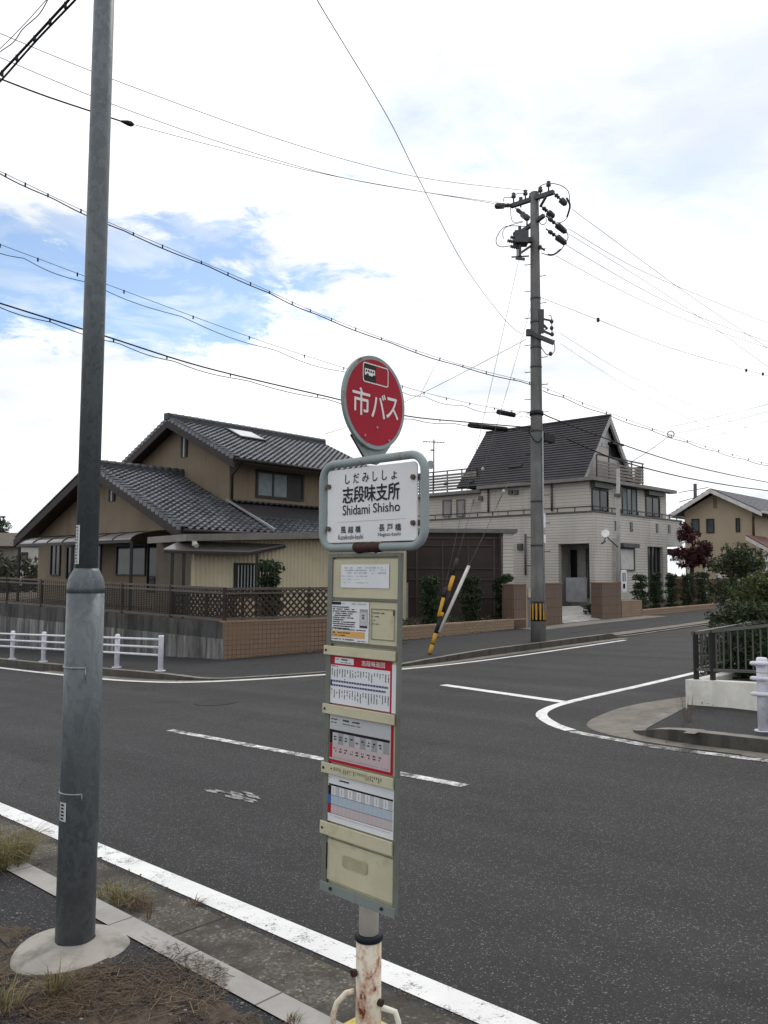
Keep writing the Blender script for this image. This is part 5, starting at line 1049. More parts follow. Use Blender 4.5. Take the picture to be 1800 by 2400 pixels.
# low brick planter walls, gate pillars on the lot line
LP = Plane((.51, 22.27), 46)
def lot_line():
    def low(s0, s1, za0, za1, label):
        t = thing('planter_wall', LP.at(s0, gz(LP.at(s0, 0).x, LP.at(s0, 0).y) + .1), label, 'wall'); p0, p1 = LP.at(s0, 0), LP.at(s1, 0); mb = MB()
        mb.prism([LP.at(s0, gz(p0.x, p0.y) + .05), LP.at(s1, gz(p1.x, p1.y) + .05), LP.at(s1, za1), LP.at(s0, za0)], LP.n * -.18); mb.build('brickwork', BRICKL, t)
        mb = MB(); mb.prism([LP.at(s0, za0 + .001, .012), LP.at(s1, za1 + .001, .012), LP.at(s1, za1 + .045, .012), LP.at(s0, za0 + .045, .012)], LP.n * -.21); mb.build('coping', pm('planter_coping', (.30, .22, .15), .7), t)
    sR = LP.px(*z5(1292, 960))[0]; low(-1.6, sR, .22, .27, 'low tan brick planter wall in front of the dark screened bay')
    s0, s1 = LP.px(*z7(705, 1565))[0], LP.px(*z7(1275, 1520))[0]; low(s0 - .05, s1, .33, .42, 'low tan brick planter wall under the clipped shrubs right of the driveway')
    def pillar(xa, xb, yt, yb, label, fn=z5, m=PILLT, deep=.45, az=None):
        a_, zt = LP.px(*fn(xa, yt)); b_, _ = LP.px(*fn(xb, yt)); _, zb = LP.px(*fn(xb, yb))
        t = thing('gate_pillar', LP.at((a_ + b_) / 2, zb), label, 'gate pillar', 'gate pillars of the grey house'); mb = MB(); slab(mb, LP, a_, b_, zb - .15, zt, -deep, 0); mb.build('pillar', m, t, bevel=.01)
        mb = MB(); slab(mb, LP, a_ - .015, b_ + .015, zt + .001, zt + .04, -deep - .015, .015); mb.build('cap', pm('pillar_cap', (.22, .14, .10), .6), t); return a_, b_, zt, zb, t
    a_, b_, zt, zb, t1 = pillar(1175, 1298, 628, 1050, 'brown tiled gate pillar just left of the utility pole, with a pale edge strip')
    mb = MB(); slab(mb, LP, b_ + .001, b_ + .06, zb, zt, -.2, .0); mb.build('edge_strip', pm('pale_edge', (.36, .27, .19), .6), t1)
    mb = MB(); slab(mb, LP, b_ + .12, b_ + .34, .95, 1.22, -.05, 0); mb.build('mailbox', pm('cream_mailbox', (.46, .43, .36), .5), t1)
    mb = MB(); slab(mb, LP, b_ + .062, b_ + .75, zb - .1, 1.2, -.12, -.06); mb.build('side_panel', pm('grey_panel', (.16, .16, .165), .5), t1)
    pillar(1478, 1648, 618, 1040, 'broad brown tiled gate wall just right of the utility pole')
    pillar(392, 538, 1358, 1645, 'brown tiled gate pillar on the far side of the driveway', z7)
    a_, zt = LP.px(*z7(548, 1490)); b_, zb = LP.px(*z7(705, 1640))
    t = thing('planter_wall', LP.at(a_, zb), 'short brown brick wall joining the driveway pillar to the planter', 'wall'); mb = MB(); slab(mb, LP, a_, b_, zb - .1, zt, -.3, -.02); mb.build('brickwork', BRICKL, t)
lot_line()
for i, (x, yb, yt, rad, lab) in enumerate(((370, 1000, 565, .34, 'leftmost clipped dark shrub in front of the screened bay, left of the striped stay guard'), (770, 985, 550, .34, 'middle clipped dark shrub in front of the screened bay, right of the white sleeve'), (1085, 950, 548, .38, 'clipped dark shrub beside the gate pillar in front of the screened bay'))):
    q = LP.shift(-.55); s, zb = q.px(*z5(x, yb)); s2, zt = q.px(*z5(x, yt)); layered_shrub(q.at(s, .2), zt - .2, rad, lab, 40 + i, 'clipped shrubs at the houses', dens=1.3)
for i, (x, yb, yt, rad, lab) in enumerate(((690, 1555, 1300, .36, 'clipped shrub nearest the driveway pillar, on the right planter'), (805, 1545, 1290, .34, 'second clipped shrub from the driveway, before the dark glazed door'), (925, 1535, 1290, .30, 'third clipped shrub from the driveway, beside the pale house column'), (1050, 1525, 1300, .38, 'fourth clipped shrub from the driveway, under the red maple'), (1160, 1515, 1280, .40, 'clipped shrub at the far end of the right planter, right of the red maple'))):
    q = LP.shift(-.6); s, zb = q.px(*z7(x, yb)); s2, zt = q.px(*z7(x, yt)); layered_shrub(q.at(s, zb - .1), zt - zb + .1, rad, lab, 50 + i, 'clipped shrubs at the houses')
mb = MB(); mb.poly([LP.at(-1.6, .16, -.18), LP.at(7.2, .2, -.18), LP.at(7.2, .3, -3.5), LP.at(-1.6, .2, -6)]); structure('planting_bed', mb, SOIL)
mb = MB(); mb.poly([LP.at(12.5, .33, -.18), LP.at(20, .4, -.18), LP.at(20, .55, -4), LP.at(12.5, .5, -2.5)]); structure('planting_bed', mb, SOIL)
for i in range(9):
    q = LP.at(-.6 + i * .62 + rnd.uniform(-.2, .2), .2, -.45 - rnd.random() * .3); r = random.Random(70 + i); mb = MB(); clump(mb, q + Vector((0, 0, .12)), .28, .28, .16, 70, .035, r)
    tag(mb.build('ground_cover_plant', L_GREY, None, q), 'low dull green plant growing in the bed along the tan planter wall', 'plant', 'low plants in the planter bed')
mb = MB(); q = D(*z7(325, 1560), 30.5); clump(mb, q, .42, .4, .25, 420, .04, random.Random(5)); tag(mb.build('low_bush', L_SHRUB, None, q - Vector((0, 0, .2))), 'low dark round bush beside the entrance path, left of the driveway pillar', 'bush')

# service pole with dish, meter plate
def service_pole():
    y = 30.6; b_ = D(1449, 1440, y); t = thing('service_pole', Vector((b_.x, y, .2)), 'slender grey service pole with a white dish in front of the grey house', 'pole')
    mb = MB(); top = D(1449, 1099, y); mb.tube([Vector((b_.x, y, .1)), Vector((top.x, y, top.z))], [.085, .07], 12); mb.build('shaft', pm('pole_grey', (.34, .33, .32), .6), t)
    mb = MB(); mb.obox(Vector((b_.x - .1, y - .12, top.z - 1.05)), Vector((.32, 0, 0)), Vector((0, .1, 0)), Vector((0, 0, .12))); mb.obox(Vector((b_.x + .12, y - .05, top.z - .9)), Vector((.1, 0, 0)), Vector((0, .1, 0)), Vector((0, 0, .2))); mb.build('clamp', CAP, t)
    c = D(*z7(430, 985), y - .25); mb = MB(); mb.tube([c + Vector((-.08, -.13, .04)), c + Vector((-.05, -.06, .02)), c], [.15, .11, .03], 18); mb.build('dish', pm('dish_white', (.78, .77, .76), .4), t)
    mb = MB(); e = D(*z7(505, 1080), y); mb.tube([c, c + Vector((.06, .02, -.15)), Vector((b_.x, y - .07, e.z))], .025, 8); k = D(*z7(405, 1045), y - .4); mb.tube([c, k], .02, 6); mb.tube([k - Vector((.08, 0, .05)), k + Vector((.08, 0, .05))], .035, 6); mb.build('dish_arm', CAP, t)
    p = Plane((b_.x, y - .12), 90); s0, za = p.px(*z7(542, 1422)); s1, zb = p.px(*z7(581, 1256)); mb = MB(); slab(mb, p, s0, s1, za, zb, -.05, 0); o = mb.build('white_plate', WHITE, t, bevel=.01)
    mb = MB(); w = s1 - s0
    for f in (.25, .60): slab(mb, p, s0 + w * f, s0 + w * (f + .18), zb - .42, zb - .10, .001, .004)
    slab(mb, p, s0 + w * .3, s0 + w * .7, za + .12, za + .3, .001, .003); mb.build('slot', [BLACK], o)
service_pole()
# red maple
q = D(*z7(1080, 1330), 37.5); q.z = .9
cloud_tree('maple_tree', q, 3.2, [(-.15, 0, 2.55, .55, .35), (-.5, .1, 1.75, .5, .3), (.45, -.1, 2.0, .5, .35), (-.15, .2, 2.95, .34, .3), (-.3, -.3, 1.35, .5, .28), (.5, -.2, 1.4, .5, .3), (.75, .2, 1.75, .3, .22), (.1, 0, 1.7, .5, .3)], 'dark red leaved maple at the right end of the grey house', 'tree', L_RED, 61, .055, 300, (.1, .1), .11)

# ================================================================ cream house on the right, small buildings far left
def cream_house():
    y = 46; a0 = D(*z7(1590, 815), y); P_ = Vector((a0.x, a0.y, 0)); pf = Plane(P_, -47)
    t = thing('cream_house', pf.at(4, 1.0), 'cream two storey house with a low grey gable roof at the right edge', 'house')
    sL, zL = pf.px(*z7(892, 835)); sA, zA = pf.px(*z7(1218, 632)); sR, zR = pf.px(*z7(1610, 812)); ze = (zL + zR) / 2; up = Vector((0, 0, 1)); D_ = 14
    ws, wr = sL - .75, sR + .75
    pw = pf.shift(-.7); mid = (ws + wr) / 2
    mb = MB(); zl = lambda s: zA - (zA - ze) * abs(s - sA) / (abs(sL - sR) / 2)
    mb.prism([pw.at(ws, .2), pw.at(ws, zl(ws) - .25), pw.at(sA, zA - .25), pw.at(wr, zl(wr) - .25), pw.at(wr, .2)], -pw.n * D_); mb.build('wall', CREAMW, t)
    for s_, lab in ((sL, 0), (sR, 1)):
        sl = pf.at(sA, zA) - pf.at(s_, ze if 1 else 0); mb = MB(); tile_roof(mb, pf.at(s_, ze), -pf.n, D_ + 1, sl, sl.length, nx=1, row=.30, step=.03, amp=0); o = mb.build('roof', m_lines('grey_blue_shingle', (.115, .12, .14), .30, .04, .5, 'v', .5), t)
        mb = MB(); mb.obox(pf.at(s_, ze - .03, .04), pf.n * -.08, sl, up * -.24); mb.build('barge_board', WHTRIM, o)
        mb = MB(); mb.tube([pf.at(s_, ze - .05), pf.at(s_, ze - .05, -D_)], .07, 8); mb.build('gutter', WHTRIM, o)
    for a_, b_ in (((1085, 965), (1130, 870)), ((1198, 968), (1242, 870)), ((1422, 960), (1438, 865))): win_px(pw, z7(*a_), z7(*b_), t, panes=1, frame=DKMETAL, fill=[GLASS])
    mb = MB(); s, z = pw.px(*z7(1255, 710)); s2, zz = pw.px(*z7(1255, 785)); slab(mb, pw, s - .1, s + .1, zz, z, .003, .03); mb.build('gable_vent', pm('vent_brown', (.2, .15, .1), .6), t)
    mb = MB(); s, z = pw.px(*z7(1550, 850)); s2, zz = pw.px(*z7(1553, 1000)); mb.tube([pw.at(s, z, .08), pw.at(s, zz, .08)], .07, 8); mb.build('downpipe', pm('pipe_brown', (.07, .04, .03), .6), t)
    mb = MB(); p = pf.shift(2.0); s0, za = p.px(*z7(1490, 995)); s1, zb = p.px(*z7(1700, 1110)); mb.obox(p.at(s0, za, 0), p.t * (s1 - s0) + up * (zb - za), p.n * -3, up * .05); mb.build('porch_roof', RROOF, t)
    mb = MB(); mb.obox(p.at(s0, za - .02, .03), p.t * (s1 - s0) + up * (zb - za), p.n * -.06, up * -.2); mb.build('porch_fascia', WHTRIM, t)
    s, z = p.px(*z7(1640, 1150)); mb = MB(); mb.tube([p.at(s, z + .3, -.2), p.at(s, .3, -.2)], .09, 8); mb.build('porch_post', WHTRIM, t)
    mb = MB(); b_ = D(*z7(1103, 690), 56); c = D(*z7(1103, 598), 56); mb.tube([b_ - up * 1, c], .12, 8); an = mb.build('antenna_mast', STEEL, t)
    mb = MB()
    for k in range(3): z = c.z - .35 - k * .65; mb.bar(Vector((c.x - 1.1, c.y, z - .25)), Vector((c.x + (.9 if k == 0 else .1), c.y, z + .1)), .05, .05)
    mb.build('antenna_rod', STEEL, an)
cream_house()
mb = MB(); a_, b_ = D(*z7(1190, 1400), 44), D(*z7(1300, 1400), 44); q = thing('boundary_wall', Vector((a_.x, 44, 1.0)), 'low brown boundary wall in front of the cream house', 'wall'); mb.obox(Vector((a_.x - 6, 44, .2)), Vector((20, 0, 0)), Vector((0, .2, 0)), Vector((0, 0, D(1660, 1357, 44).z - .2))); mb.build('wall', pm('brown_block', (.16, .09, .06), .8), q)
mb = MB(); mb.obox(Vector((a_.x - 6.02, 43.98, D(1660, 1357, 44).z + .001)), Vector((20.04, 0, 0)), Vector((0, .24, 0)), Vector((0, 0, .08))); mb.build('coping', pm('cream_coping', (.38, .32, .24), .8), q)
def mailbox():
    y = 38; b_ = D(*z7(1290, 1530), y); t = thing('mailbox', Vector((b_.x, y, .6)), 'small white topped mailbox on a thin post beyond the planter', 'mailbox')
    mb = MB(); top = D(*z7(1287, 1310), y); mb.bar(Vector((b_.x, y, .5)), Vector((b_.x, y, top.z)), .07, .07); mb.build('post', STEEL, t)
    mb = MB(); mb.box(top + Vector((.05, 0, .05)), .34, .25, .18); mb.build('box', WHTRIM, t, bevel=.03)
mailbox()
def old_house():
    y = 52; p = Plane((D(0, 1300, y).x, y), 90); t = thing('old_house', Vector((p.P.x - 3, y, -1)), 'weathered brown house with a low roof at the far left edge', 'house')
    s1, zt = p.px(*z1(180, 1170)); s0, ze = p.px(*z1(-200, 1320)); mb = MB(); slab(mb, p, s1 - 12, s1 - .2, -2.5, ze, -8, 0); mb.build('wall', BACKW, t)
    mb = MB(); mb.prism([p.at(s1 + .1, ze - .1, .5), p.at(s1 - 1.2, zt, -3.5), p.at(s1 - 1.2, zt, -4.5), p.at(s1 + .1, ze - .1, -8.5)], p.t * 0 + Vector((0, 0, .12))); mb.add([p.at(s1, ze - .05, .6), p.at(s1 - .4, zt, -3.8), p.at(s1 - 12, zt, -3.8), p.at(s1 - 12.4, ze - .05, .6)], [(0, 1, 2, 3)]); mb.build('roof', pm('weathered_brown_roof', (.11, .09, .075), .8), t)
    window(p, s1 - 4.2, s1 - 3.2, .8, 2.2, t, panes=2, glass=GLASS_D)
    p2 = Plane((D(0, 1300, 46).x, 46), 90); t2 = thing('outbuilding', Vector((p2.P.x + 1.5, 46, -1)), 'small pale outbuilding with one little window behind the tan house', 'shed')
    s0, zb = p2.px(*z1(195, 1600)); s1, zt = p2.px(*z1(420, 1335)); mb = MB(); slab(mb, p2, s0, s1, -2.5, zt, -4, 0); mb.build('wall', BACKWH, t2)
    mb = MB(); slab(mb, p2, s0 - .1, s1 + .1, zt + .001, zt + .10, -4.1, .1); mb.build('roof', DKMETAL, t2); win_px(p2, z1(215, 1465), z1(265, 1395), t2, panes=2, glass=GLASS_D)
    mb = MB(); c = D(20, 1345, 41); clump(mb, c + Vector((.4, 0, -.2)), 2.2, 1.2, 1.1, 1500, .11, random.Random(8)); clump(mb, c + Vector((-1.6, 0, .2)), 1.6, 1.2, 1.5, 900, .11, random.Random(9)); tag(mb.build('hedge', L_GREY, None, c - Vector((0, 0, 1.2))), 'dull grey green hedge in front of the buildings at the far left', 'hedge')
    mb = MB(); c = D(-4, 1234, 60); clump(mb, c, .9, .9, .8, 500, .10, random.Random(10)); mb.tube([c - Vector((0, 0, 4)), c], [.15, .05], 6); tag(mb.build('garden_tree', L_SHRUB, None, c - Vector((0, 0, 4))), 'treetop peeping over the old roof at the far left edge', 'tree')
old_house()

# ================================================================ guard rails
def guard_rail():
    pts = [G(376, 1573, .13), G(276, 1565, .13)]; d = (pts[1] - pts[0]); d.z = 0; st = d.normalized() * 1.545
    p0 = pts[0]; t = thing('guard_rail', p0, 'white three bar pipe guard rail along the far kerb at the left', 'guard rail'); H_ = D(376, 1489, p0.y).z - p0.z
    P = []
    for i in range(9): q = p0 + st * i; q = Vector((q.x, q.y, gz(q.x, q.y) + .13)); P.append(q)
    for i, q in enumerate(P):
        mb = MB(); w = .052; mb.tube([q, q + Vector((0, 0, H_ - .03)), q + Vector((0, 0, H_ - (.0 if i else .0)))], [w, w, w * (.6 if i else 1)], 14); mb.tube([q, q + Vector((0, 0, .015))], .10, 14); mb.build('post', RAILW, t)
    side = Vector((d.y, -d.x, 0)).normalized(); side = side if side.y < 0 else -side
    for k in (.075, .225, .375):
        mb = MB(); mb.tube([q + side * .055 + Vector((0, 0, H_ - k)) for q in P], .0215, 10); mb.build('rail', RAILW, t)
guard_rail()
def guard_end():
    g = G(1790, 1714, .13); t = thing('guard_rail', g, 'end post of a white three bar pipe guard rail at the right edge', 'guard rail'); up = Vector((0, 0, 1)); H_ = D(1790, 1541, g.y).z - g.z
    d = -RM; rd = .053
    Ps = [g + d * (i * 2.0) for i in range(3)]
    for q in Ps:
        q = Vector((q.x, q.y, gz(q.x, q.y) + .13)); mb = MB(); mb.tube([q, q + up * (H_ - .015), q + up * H_], [rd, rd, rd * .8], 24); mb.tube([q + up * (H_ - .05), q + up * (H_ - .048)], rd * 1.03, 24); mb.tube([q, q + up * .01], .085, 20); mb.build('post', RAILW, t)
    s = Vector((-RN.x, -RN.y, 0))
    for k in (.055, .20, .35):
        mb = MB(); a_ = g + s * .075 - d * .085 + up * (H_ - k); b_ = g + s * .075 + d * 4.2 + up * (H_ - k + .033 * 4.2); mb.tube([a_, a_ + d * .02, b_], [.014, .0215, .0215], 14); mb.build('rail', RAILW, t)
        mb = MB(); ring = [g + up * (H_ - k) + Vector((cos(a), sin(a), 0)) * (rd + .004) for a in [2 * pi * i / 20 for i in range(21)]]; mb.tube(ring, .011, 8, cap=False)
        for e in (-.03, .03): mb.tube([g + up * (H_ - k - .035) + s * (rd) + d * e, g + up * (H_ - k - .035) + s * (rd + .012) + d * e], .007, 6)
        mb.build('clamp', RAILW, t)
    mb = MB(); ring = [g + up * (H_ - .145) + Vector((cos(a), sin(a), 0)) * (rd + .0008) for a in [2 * pi * i / 20 for i in range(21)]]; mb.tube(ring, .0025, 6, cap=False); mb.build('rust_line', pm('rust_line', (.35, .15, .08), .7), t)
guard_end()

# white garden wall with a dark railing, garden shrubs on the right corner
def corner_garden():
    c = R(1.71, 6.98, .12); r_ = R(.78, 6.80, .12); pw = Plane((c.x, c.y), degrees_az(r_ - c)); up = Vector((0, 0, 1))
    _, zt = pw.px(*z8(835, 1378)); sr, ztr = pw.px(*z8(1500, 1412)); sl = (ztr - zt) / sr; L = 9.0
    t = thing('garden_wall', c, 'low white plastered garden wall on the right corner', 'wall'); mb = MB()
    pe = pw.at(L, 0)
    mb.prism([pw.at(0, gz(c.x, c.y) + .06), pw.at(L, gz(pe.x, pe.y) + .06), pw.at(L, zt + sl * L), pw.at(0, zt)], pw.n * -.15)
    bk = RN.copy(); e = pw.at(0, 0) + bk * 18
    q0 = pw.at(.001, 0, -.152)
    mb.prism([q0 + up * (gz(c.x, c.y) + .06), q0 + bk * 18 + up * (gz(e.x, e.y) + .0), q0 + bk * 18 + up * (zt + .3), q0 + up * (zt - .002)], pw.t * .15); mb.build('wall', WALLW, t, bevel=.006)
    # railing
    t = thing('garden_railing', pw.at(.1, zt, -.08), 'dark bronze bar railing on top of the white garden wall', 'railing')
    o_ = -.08; hA = D(*z8(870, 935), c.y + .05).z; s2, _q = pw.shift(o_).px(*z8(1090, 1385)); sEnd, zE = pw.shift(o_).px(1800, 1466); k = (zE - hA) / (sEnd - .1)
    top = lambda s: hA + k * (s - .1); _, zl = pw.shift(o_).px(*z8(1300, 1302)); bot = lambda s: zl + sl * (s - sEnd * .5)
    mb = MB(); mb.bar(pw.at(.05, top(.05), o_), pw.at(L, top(L), o_), .05, .035); mb.bar(pw.at(.05, bot(.05), o_), pw.at(L, bot(L), o_), .035, .03)
    mb.bar(pw.at(.1, top(.1), o_), pw.at(.1, top(.1) + .25, o_) + bk * 9, .05, .035); mb.bar(pw.at(.1, bot(.1), o_), pw.at(.1, bot(.1) + .2, o_) + bk * 9, .035, .03); mb.build('rail', RAILD, t)
    for s in (.10, s2, s2 + 1.9, s2 + 3.8):
        mb = MB(); mb.bar(pw.at(s, zt + sl * s - .02, o_), pw.at(s, top(s) + .02, o_), .05, .05); mb.build('post', IRON, t)
    for j in (2, 4, 6, 8): p = pw.at(.1, 0, o_) + bk * j; mb = MB(); mb.bar(p + up * (zt + .0165 * j - .02), p + up * (top(.1) + .028 * j), .05, .05); mb.build('post', IRON, t)
    mb = MB(); n = 96
    for i in range(n): s = .10 + (L - .1) * (i + 1) / n; mb.bar(pw.at(s, bot(s), o_), pw.at(s, top(s), o_), .014, .014)
    for i in range(60): p = pw.at(.1, 0, o_) + bk * (.14 * (i + 1)); f = .14 * (i + 1); mb.bar(p + up * (bot(.1) + .022 * f), p + up * (top(.1) + .028 * f), .014, .014)
    mb.build('bars', RAILD, t)
    mb = MB(); mb.poly([pw.at(.12, zt - .06, -.15), pw.at(L, zt + sl * L - .06, -.15), pw.at(L, zt + .6, -18), pw.at(.3, zt + .3, -18)]); structure('garden_soil', mb, SOIL)
    # shrubs: the tall tiered one, two clipped mounds, the dark mass behind the railing
    y = 15.5; b_ = D(1735, 1560, y); b_.z = zt + .1
    f = lambda x, yy, d: (lambda q: (q.x - b_.x, q.y - b_.y, q.z - b_.z))(D(*z8(x, yy), d))
    pads = []
    for x, yy, rx, rz in ((1330, 170, .26, .16), (1250, 265, .36, .17), (1380, 250, .42, .2), (1500, 240, .26, .16), (1200, 320, .30, .14), (1330, 350, .45, .18), (1470, 330, .34, .17), (1400, 430, .4, .14), (1240, 520, .42, .22), (1330, 590, .4, .25), (1180, 640, .3, .2)):
        p = f(x, yy, y + rnd.uniform(-.3, .3)); pads.append((p[0], p[1], p[2], rx, rz))
    cloud_tree('garden_pine', b_, 2.2, pads, 'tall tiered dark green garden tree behind the railing on the right', 'tree', L_PINE, 81, .028, 400, (-.2, 0), .08)
    y = 13.0; b_ = D(1800, 1585, y); b_.z = zt + .06
    cloud_tree('clipped_shrub', b_, 1.4, [(D(*z8(x, yy), y).x - b_.x, rnd.uniform(-.25, .25), D(*z8(x, yy), y).z - b_.z, rx, rz) for x, yy, rx, rz in ((1440, 520, .34, .2), (1560, 480, .4, .24), (1400, 600, .36, .2), (1540, 590, .45, .24), (1650, 540, .4, .25), (1640, 640, .4, .2))], 'yellowish olive green clipped shrub behind the railing at the right edge', 'shrub', L_OLIVE, 82, .026, 520)
    y = 11.9; b_ = D(1760, 1590, y); b_.z = zt + .05
    cloud_tree('clipped_shrub', b_, 1.0, [(D(*z8(x, yy), y).x - b_.x, rnd.uniform(-.2, .2), D(*z8(x, yy), y).z - b_.z, rx, rz) for x, yy, rx, rz in ((1240, 770, .22, .15), (1330, 740, .28, .15), (1440, 750, .3, .16), (1540, 770, .3, .16), (1640, 760, .3, .2), (1300, 830, .3, .12), (1480, 840, .35, .14), (1150, 800, .2, .14))], 'broad low green shrub just above the railing on the right', 'shrub', L_PINE, 83, .024, 560)
    for i, (x, d, lab) in enumerate(((1200, 11.1, 'left bush of the dark leafy bushes behind the railing bars'), (1380, 10.9, 'middle bush of the dark leafy bushes behind the railing bars'), (1560, 10.6, 'right bush of the dark leafy bushes behind the railing bars'), (1760, 10.3, 'bush at the picture edge among the dark leafy bushes behind the railing bars'))):
        p = D(*z8(x, 1150), d); mb = MB(); r = random.Random(90 + i); clump(mb, p, .36, .36, .46, 1500, .026, r); mb.tube([Vector((p.x, p.y, zt)), p], [.03, .01], 6); tag(mb.build('dark_bush', L_SHRUB, None, Vector((p.x, p.y, zt))), lab, 'bush', 'dark bushes behind the railing')
    # dry weed in the corner walkway, driftwood-like dirt by the guard post
    g = G(1606, 1690, .13); grass_tuft(g, .42, .2, 34, 'dry brown weed standing in the corner sidewalk', 14, 'weeds around the crossing', STRAW)
def degrees_az(v): return math.degrees(atan2(v.x, v.y))
corner_garden()

# ================================================================ utility pole
UP_ = G(1262, 1503, .14); UY = UP_.y
def utility_pole():
    up = Vector((0, 0, 1)); b_ = UP_.copy(); t = thing('utility_pole', b_, 'tall grey concrete utility pole with crossarms, switch gear and a yellow and black guard', 'utility pole')
    H_ = D(1253, 447, UY).z; rad = lambda z: .185 - (.185 - .105) * (z - b_.z) / (H_ - b_.z)
    c = Vector((b_.x, b_.y, 0)); mb = MB(); zs = [b_.z - .05 + (H_ - b_.z) * i / 8 for i in range(9)]; mb.tube([c + up * z for z in zs], [rad(z) for z in zs], 28); mb.build('shaft', POLEC, t)
    z0, z1_ = D(*z5(1420, 975), UY).z, D(*z5(1420, 785), UY).z; mb = MB(); mb.tube([c + up * z0, c + up * z1_], rad(1) + .008, 28)
    o = mb.build('striped_guard', BLK, t); mb = MB()
    for i in range(12):
        a = 2 * pi * i / 12 + .1; r_ = rad(1) + .0095; w = .115
        q = [c + Vector((cos(a + k) * r_, sin(a + k) * r_, 0)) for k in (-w, w)]; mb.add([q[0] + up * (z0 + .03), q[1] + up * (z0 + .03), q[1] + up * (z1_ - .05), q[0] + up * (z1_ - .05)], [(0, 1, 2, 3)])
    mb.build('stripe', YEL, o)
    # climbing bolts
    v = 560; i = 0
    view = Vector((1, 0, 0)); step_dir = dirv(115)
    for i in range(26):
        z = 1.9 + i * .345
        if z > H_ - 1.4: break
        sg = 1 if i % 2 else -1; d = step_dir * sg; mb = MB(); p = c + d * rad(z) * .8 + up * z; mb.tube([p, p + d * .17, p + d * .175 + up * .025], .010, 6); mb.build('step_bolt', STEEL, t)
    for z in (D(1255, 700, UY).z, D(1255, 755, UY).z, D(1255, 815, UY).z, D(1255, 860, UY).z, D(1255, 965, UY).z, D(1255, 1010, UY).z, D(1256, 1175, UY).z, 2.4):
        mb = MB(); mb.tube([c + up * (z - .03), c + up * (z + .03)], rad(z) + .008, 20); mb.build('band', STEEL, t)
    ax = dirv(-53)
    def on(px, py, y): return D(*zp(px, py), y)
    def arm(a_, b_, w=.09, name='crossarm'): mb = MB(); mb.bar(a_, b_, w, w); return mb.build(name, STEEL, t)
    ya, yb = UY + .42, UY - .38
    A0, A1 = on(405, 345, ya), on(820, 208, yb - .05); arm(A0, A1, .10)
    arm(on(690, 350, UY - .1), on(755, 235, yb), .05, 'brace')
    B0, B1 = on(510, 595, ya - .1), on(725, 435, yb + .1); arm(B0, B1, .09)
    def pin(px, py, y):
        p = on(px, py, y); mb = MB(); mb.tube([p - up * .14, p - up * .02, p, p + up * .05, p + up * .06, p + up * .11, p + up * .13], [.02, .02, .06, .06, .04, .055, .03], 12); mb.build('insulator', PORC, t)
    pin(430, 262, ya - .05); pin(545, 235, ya - .2); pin(770, 150, yb); pin(500, 305, ya - .1); pin(600, 265, UY + .2); pin(690, 205, UY - .15); pin(560, 480, UY + .1)
    def strain(p, q, cover=True):
        p, q = Vector(p), Vector(q); d = q - p; n = d.normalized(); mb = MB(); L = d.length
        pts = [p, p + d * .12, p + d * .16, p + d * .26, p + d * .28, p + d * .38, p + d * .42, p + d * .50, p + d * .55, p + d * .9, q]
        mb.tube(pts, [.018, .018, .055, .055, .022, .055, .022, .022, .085 if cover else .03, .075 if cover else .025, .015], 10); mb.build('strain_insulator', PORC, t)
    strain(on(820, 215, yb), on(945, 335, UY - .2)); strain(on(700, 345, UY), on(825, 455, UY + .3)); strain(on(745, 440, UY - .1), on(945, 605, UY + .5)); strain(on(745, 565, UY), on(945, 715, UY + .5)); strain(on(450, 365, ya), on(580, 475, UY)); strain(on(410, 335, ya), on(250, 345, ya - .5))
    strain(on(670, 730, UY - .1), on(735, 775, UY - .15), False)
    # switch gear with finned bushings
    mb = MB(); s = on(500, 660, UY - .25); mb.box(s, .34, .34, .30); mb.box(s + Vector((.18, .1, 0)), .25, .12, .12); mb.build('switch_body', STEEL, t)
    for px, py in ((425, 610), (400, 645), (370, 680), (400, 735)):
        p = on(px, py, UY - .35); q = on(px + 75, py + 15, UY - .28); mb = MB(); k = 9; mb.tube([p + (q - p) * i / k for i in range(k + 1)], [.05 if i % 2 else .022 for i in range(k)] + [.03], 10, smooth=False); mb.build('bushing', PORC, t)
    mb = MB(); mb.bar(on(490, 540, UY - .25), on(490, 830, UY - .25), .07, .07); mb.bar(on(465, 700, UY - .25), on(465, 850, UY - .25), .03, .03); mb.bar(on(410, 840, UY - .25), on(580, 830, UY - .2), .03, .03); mb.bar(on(450, 850, UY - .3), on(540, 862, UY - .3), .05, .06); mb.bar(on(500, 800, UY - .25), on(600, 730, UY), .05, .05); mb.build('switch_bracket', STEEL, t)
    # loops of jumper wire
    def loop(pts, r=.011, m=CABLE):
        pts = smooth_line([tuple(on(*p)) for p in pts], 6); mb = MB(); mb.tube(pts, r, 6); mb.build('jumper_wire', m, t)
    loop([(685, 300, UY), (675, 170, UY), (760, 125, yb), (880, 140, yb), (960, 200, UY - .3), (975, 300, UY - .3), (965, 420, UY - .1), (930, 480, UY), (880, 505, UY), (845, 505, UY)])
    loop([(945, 265, UY), (978, 340, UY), (950, 450, UY)], .026)
    loop([(400, 350, ya), (405, 440, ya), (430, 500, ya), (520, 490, UY)], .009); loop([(330, 300, ya), (345, 262, ya), (430, 262, ya - .05)], .010); loop([(440, 250, ya), (470, 222, ya), (540, 222, ya - .2)], .010)
    loop([(520, 500, UY), (400, 530, UY), (330, 580, UY - .2), (330, 660, UY - .3)], .009); loop([(540, 540, UY), (350, 545, UY - .2), (270, 640, UY - .3), (265, 710, UY - .35), (310, 740, UY - .35), (400, 730, UY - .35)], .010)
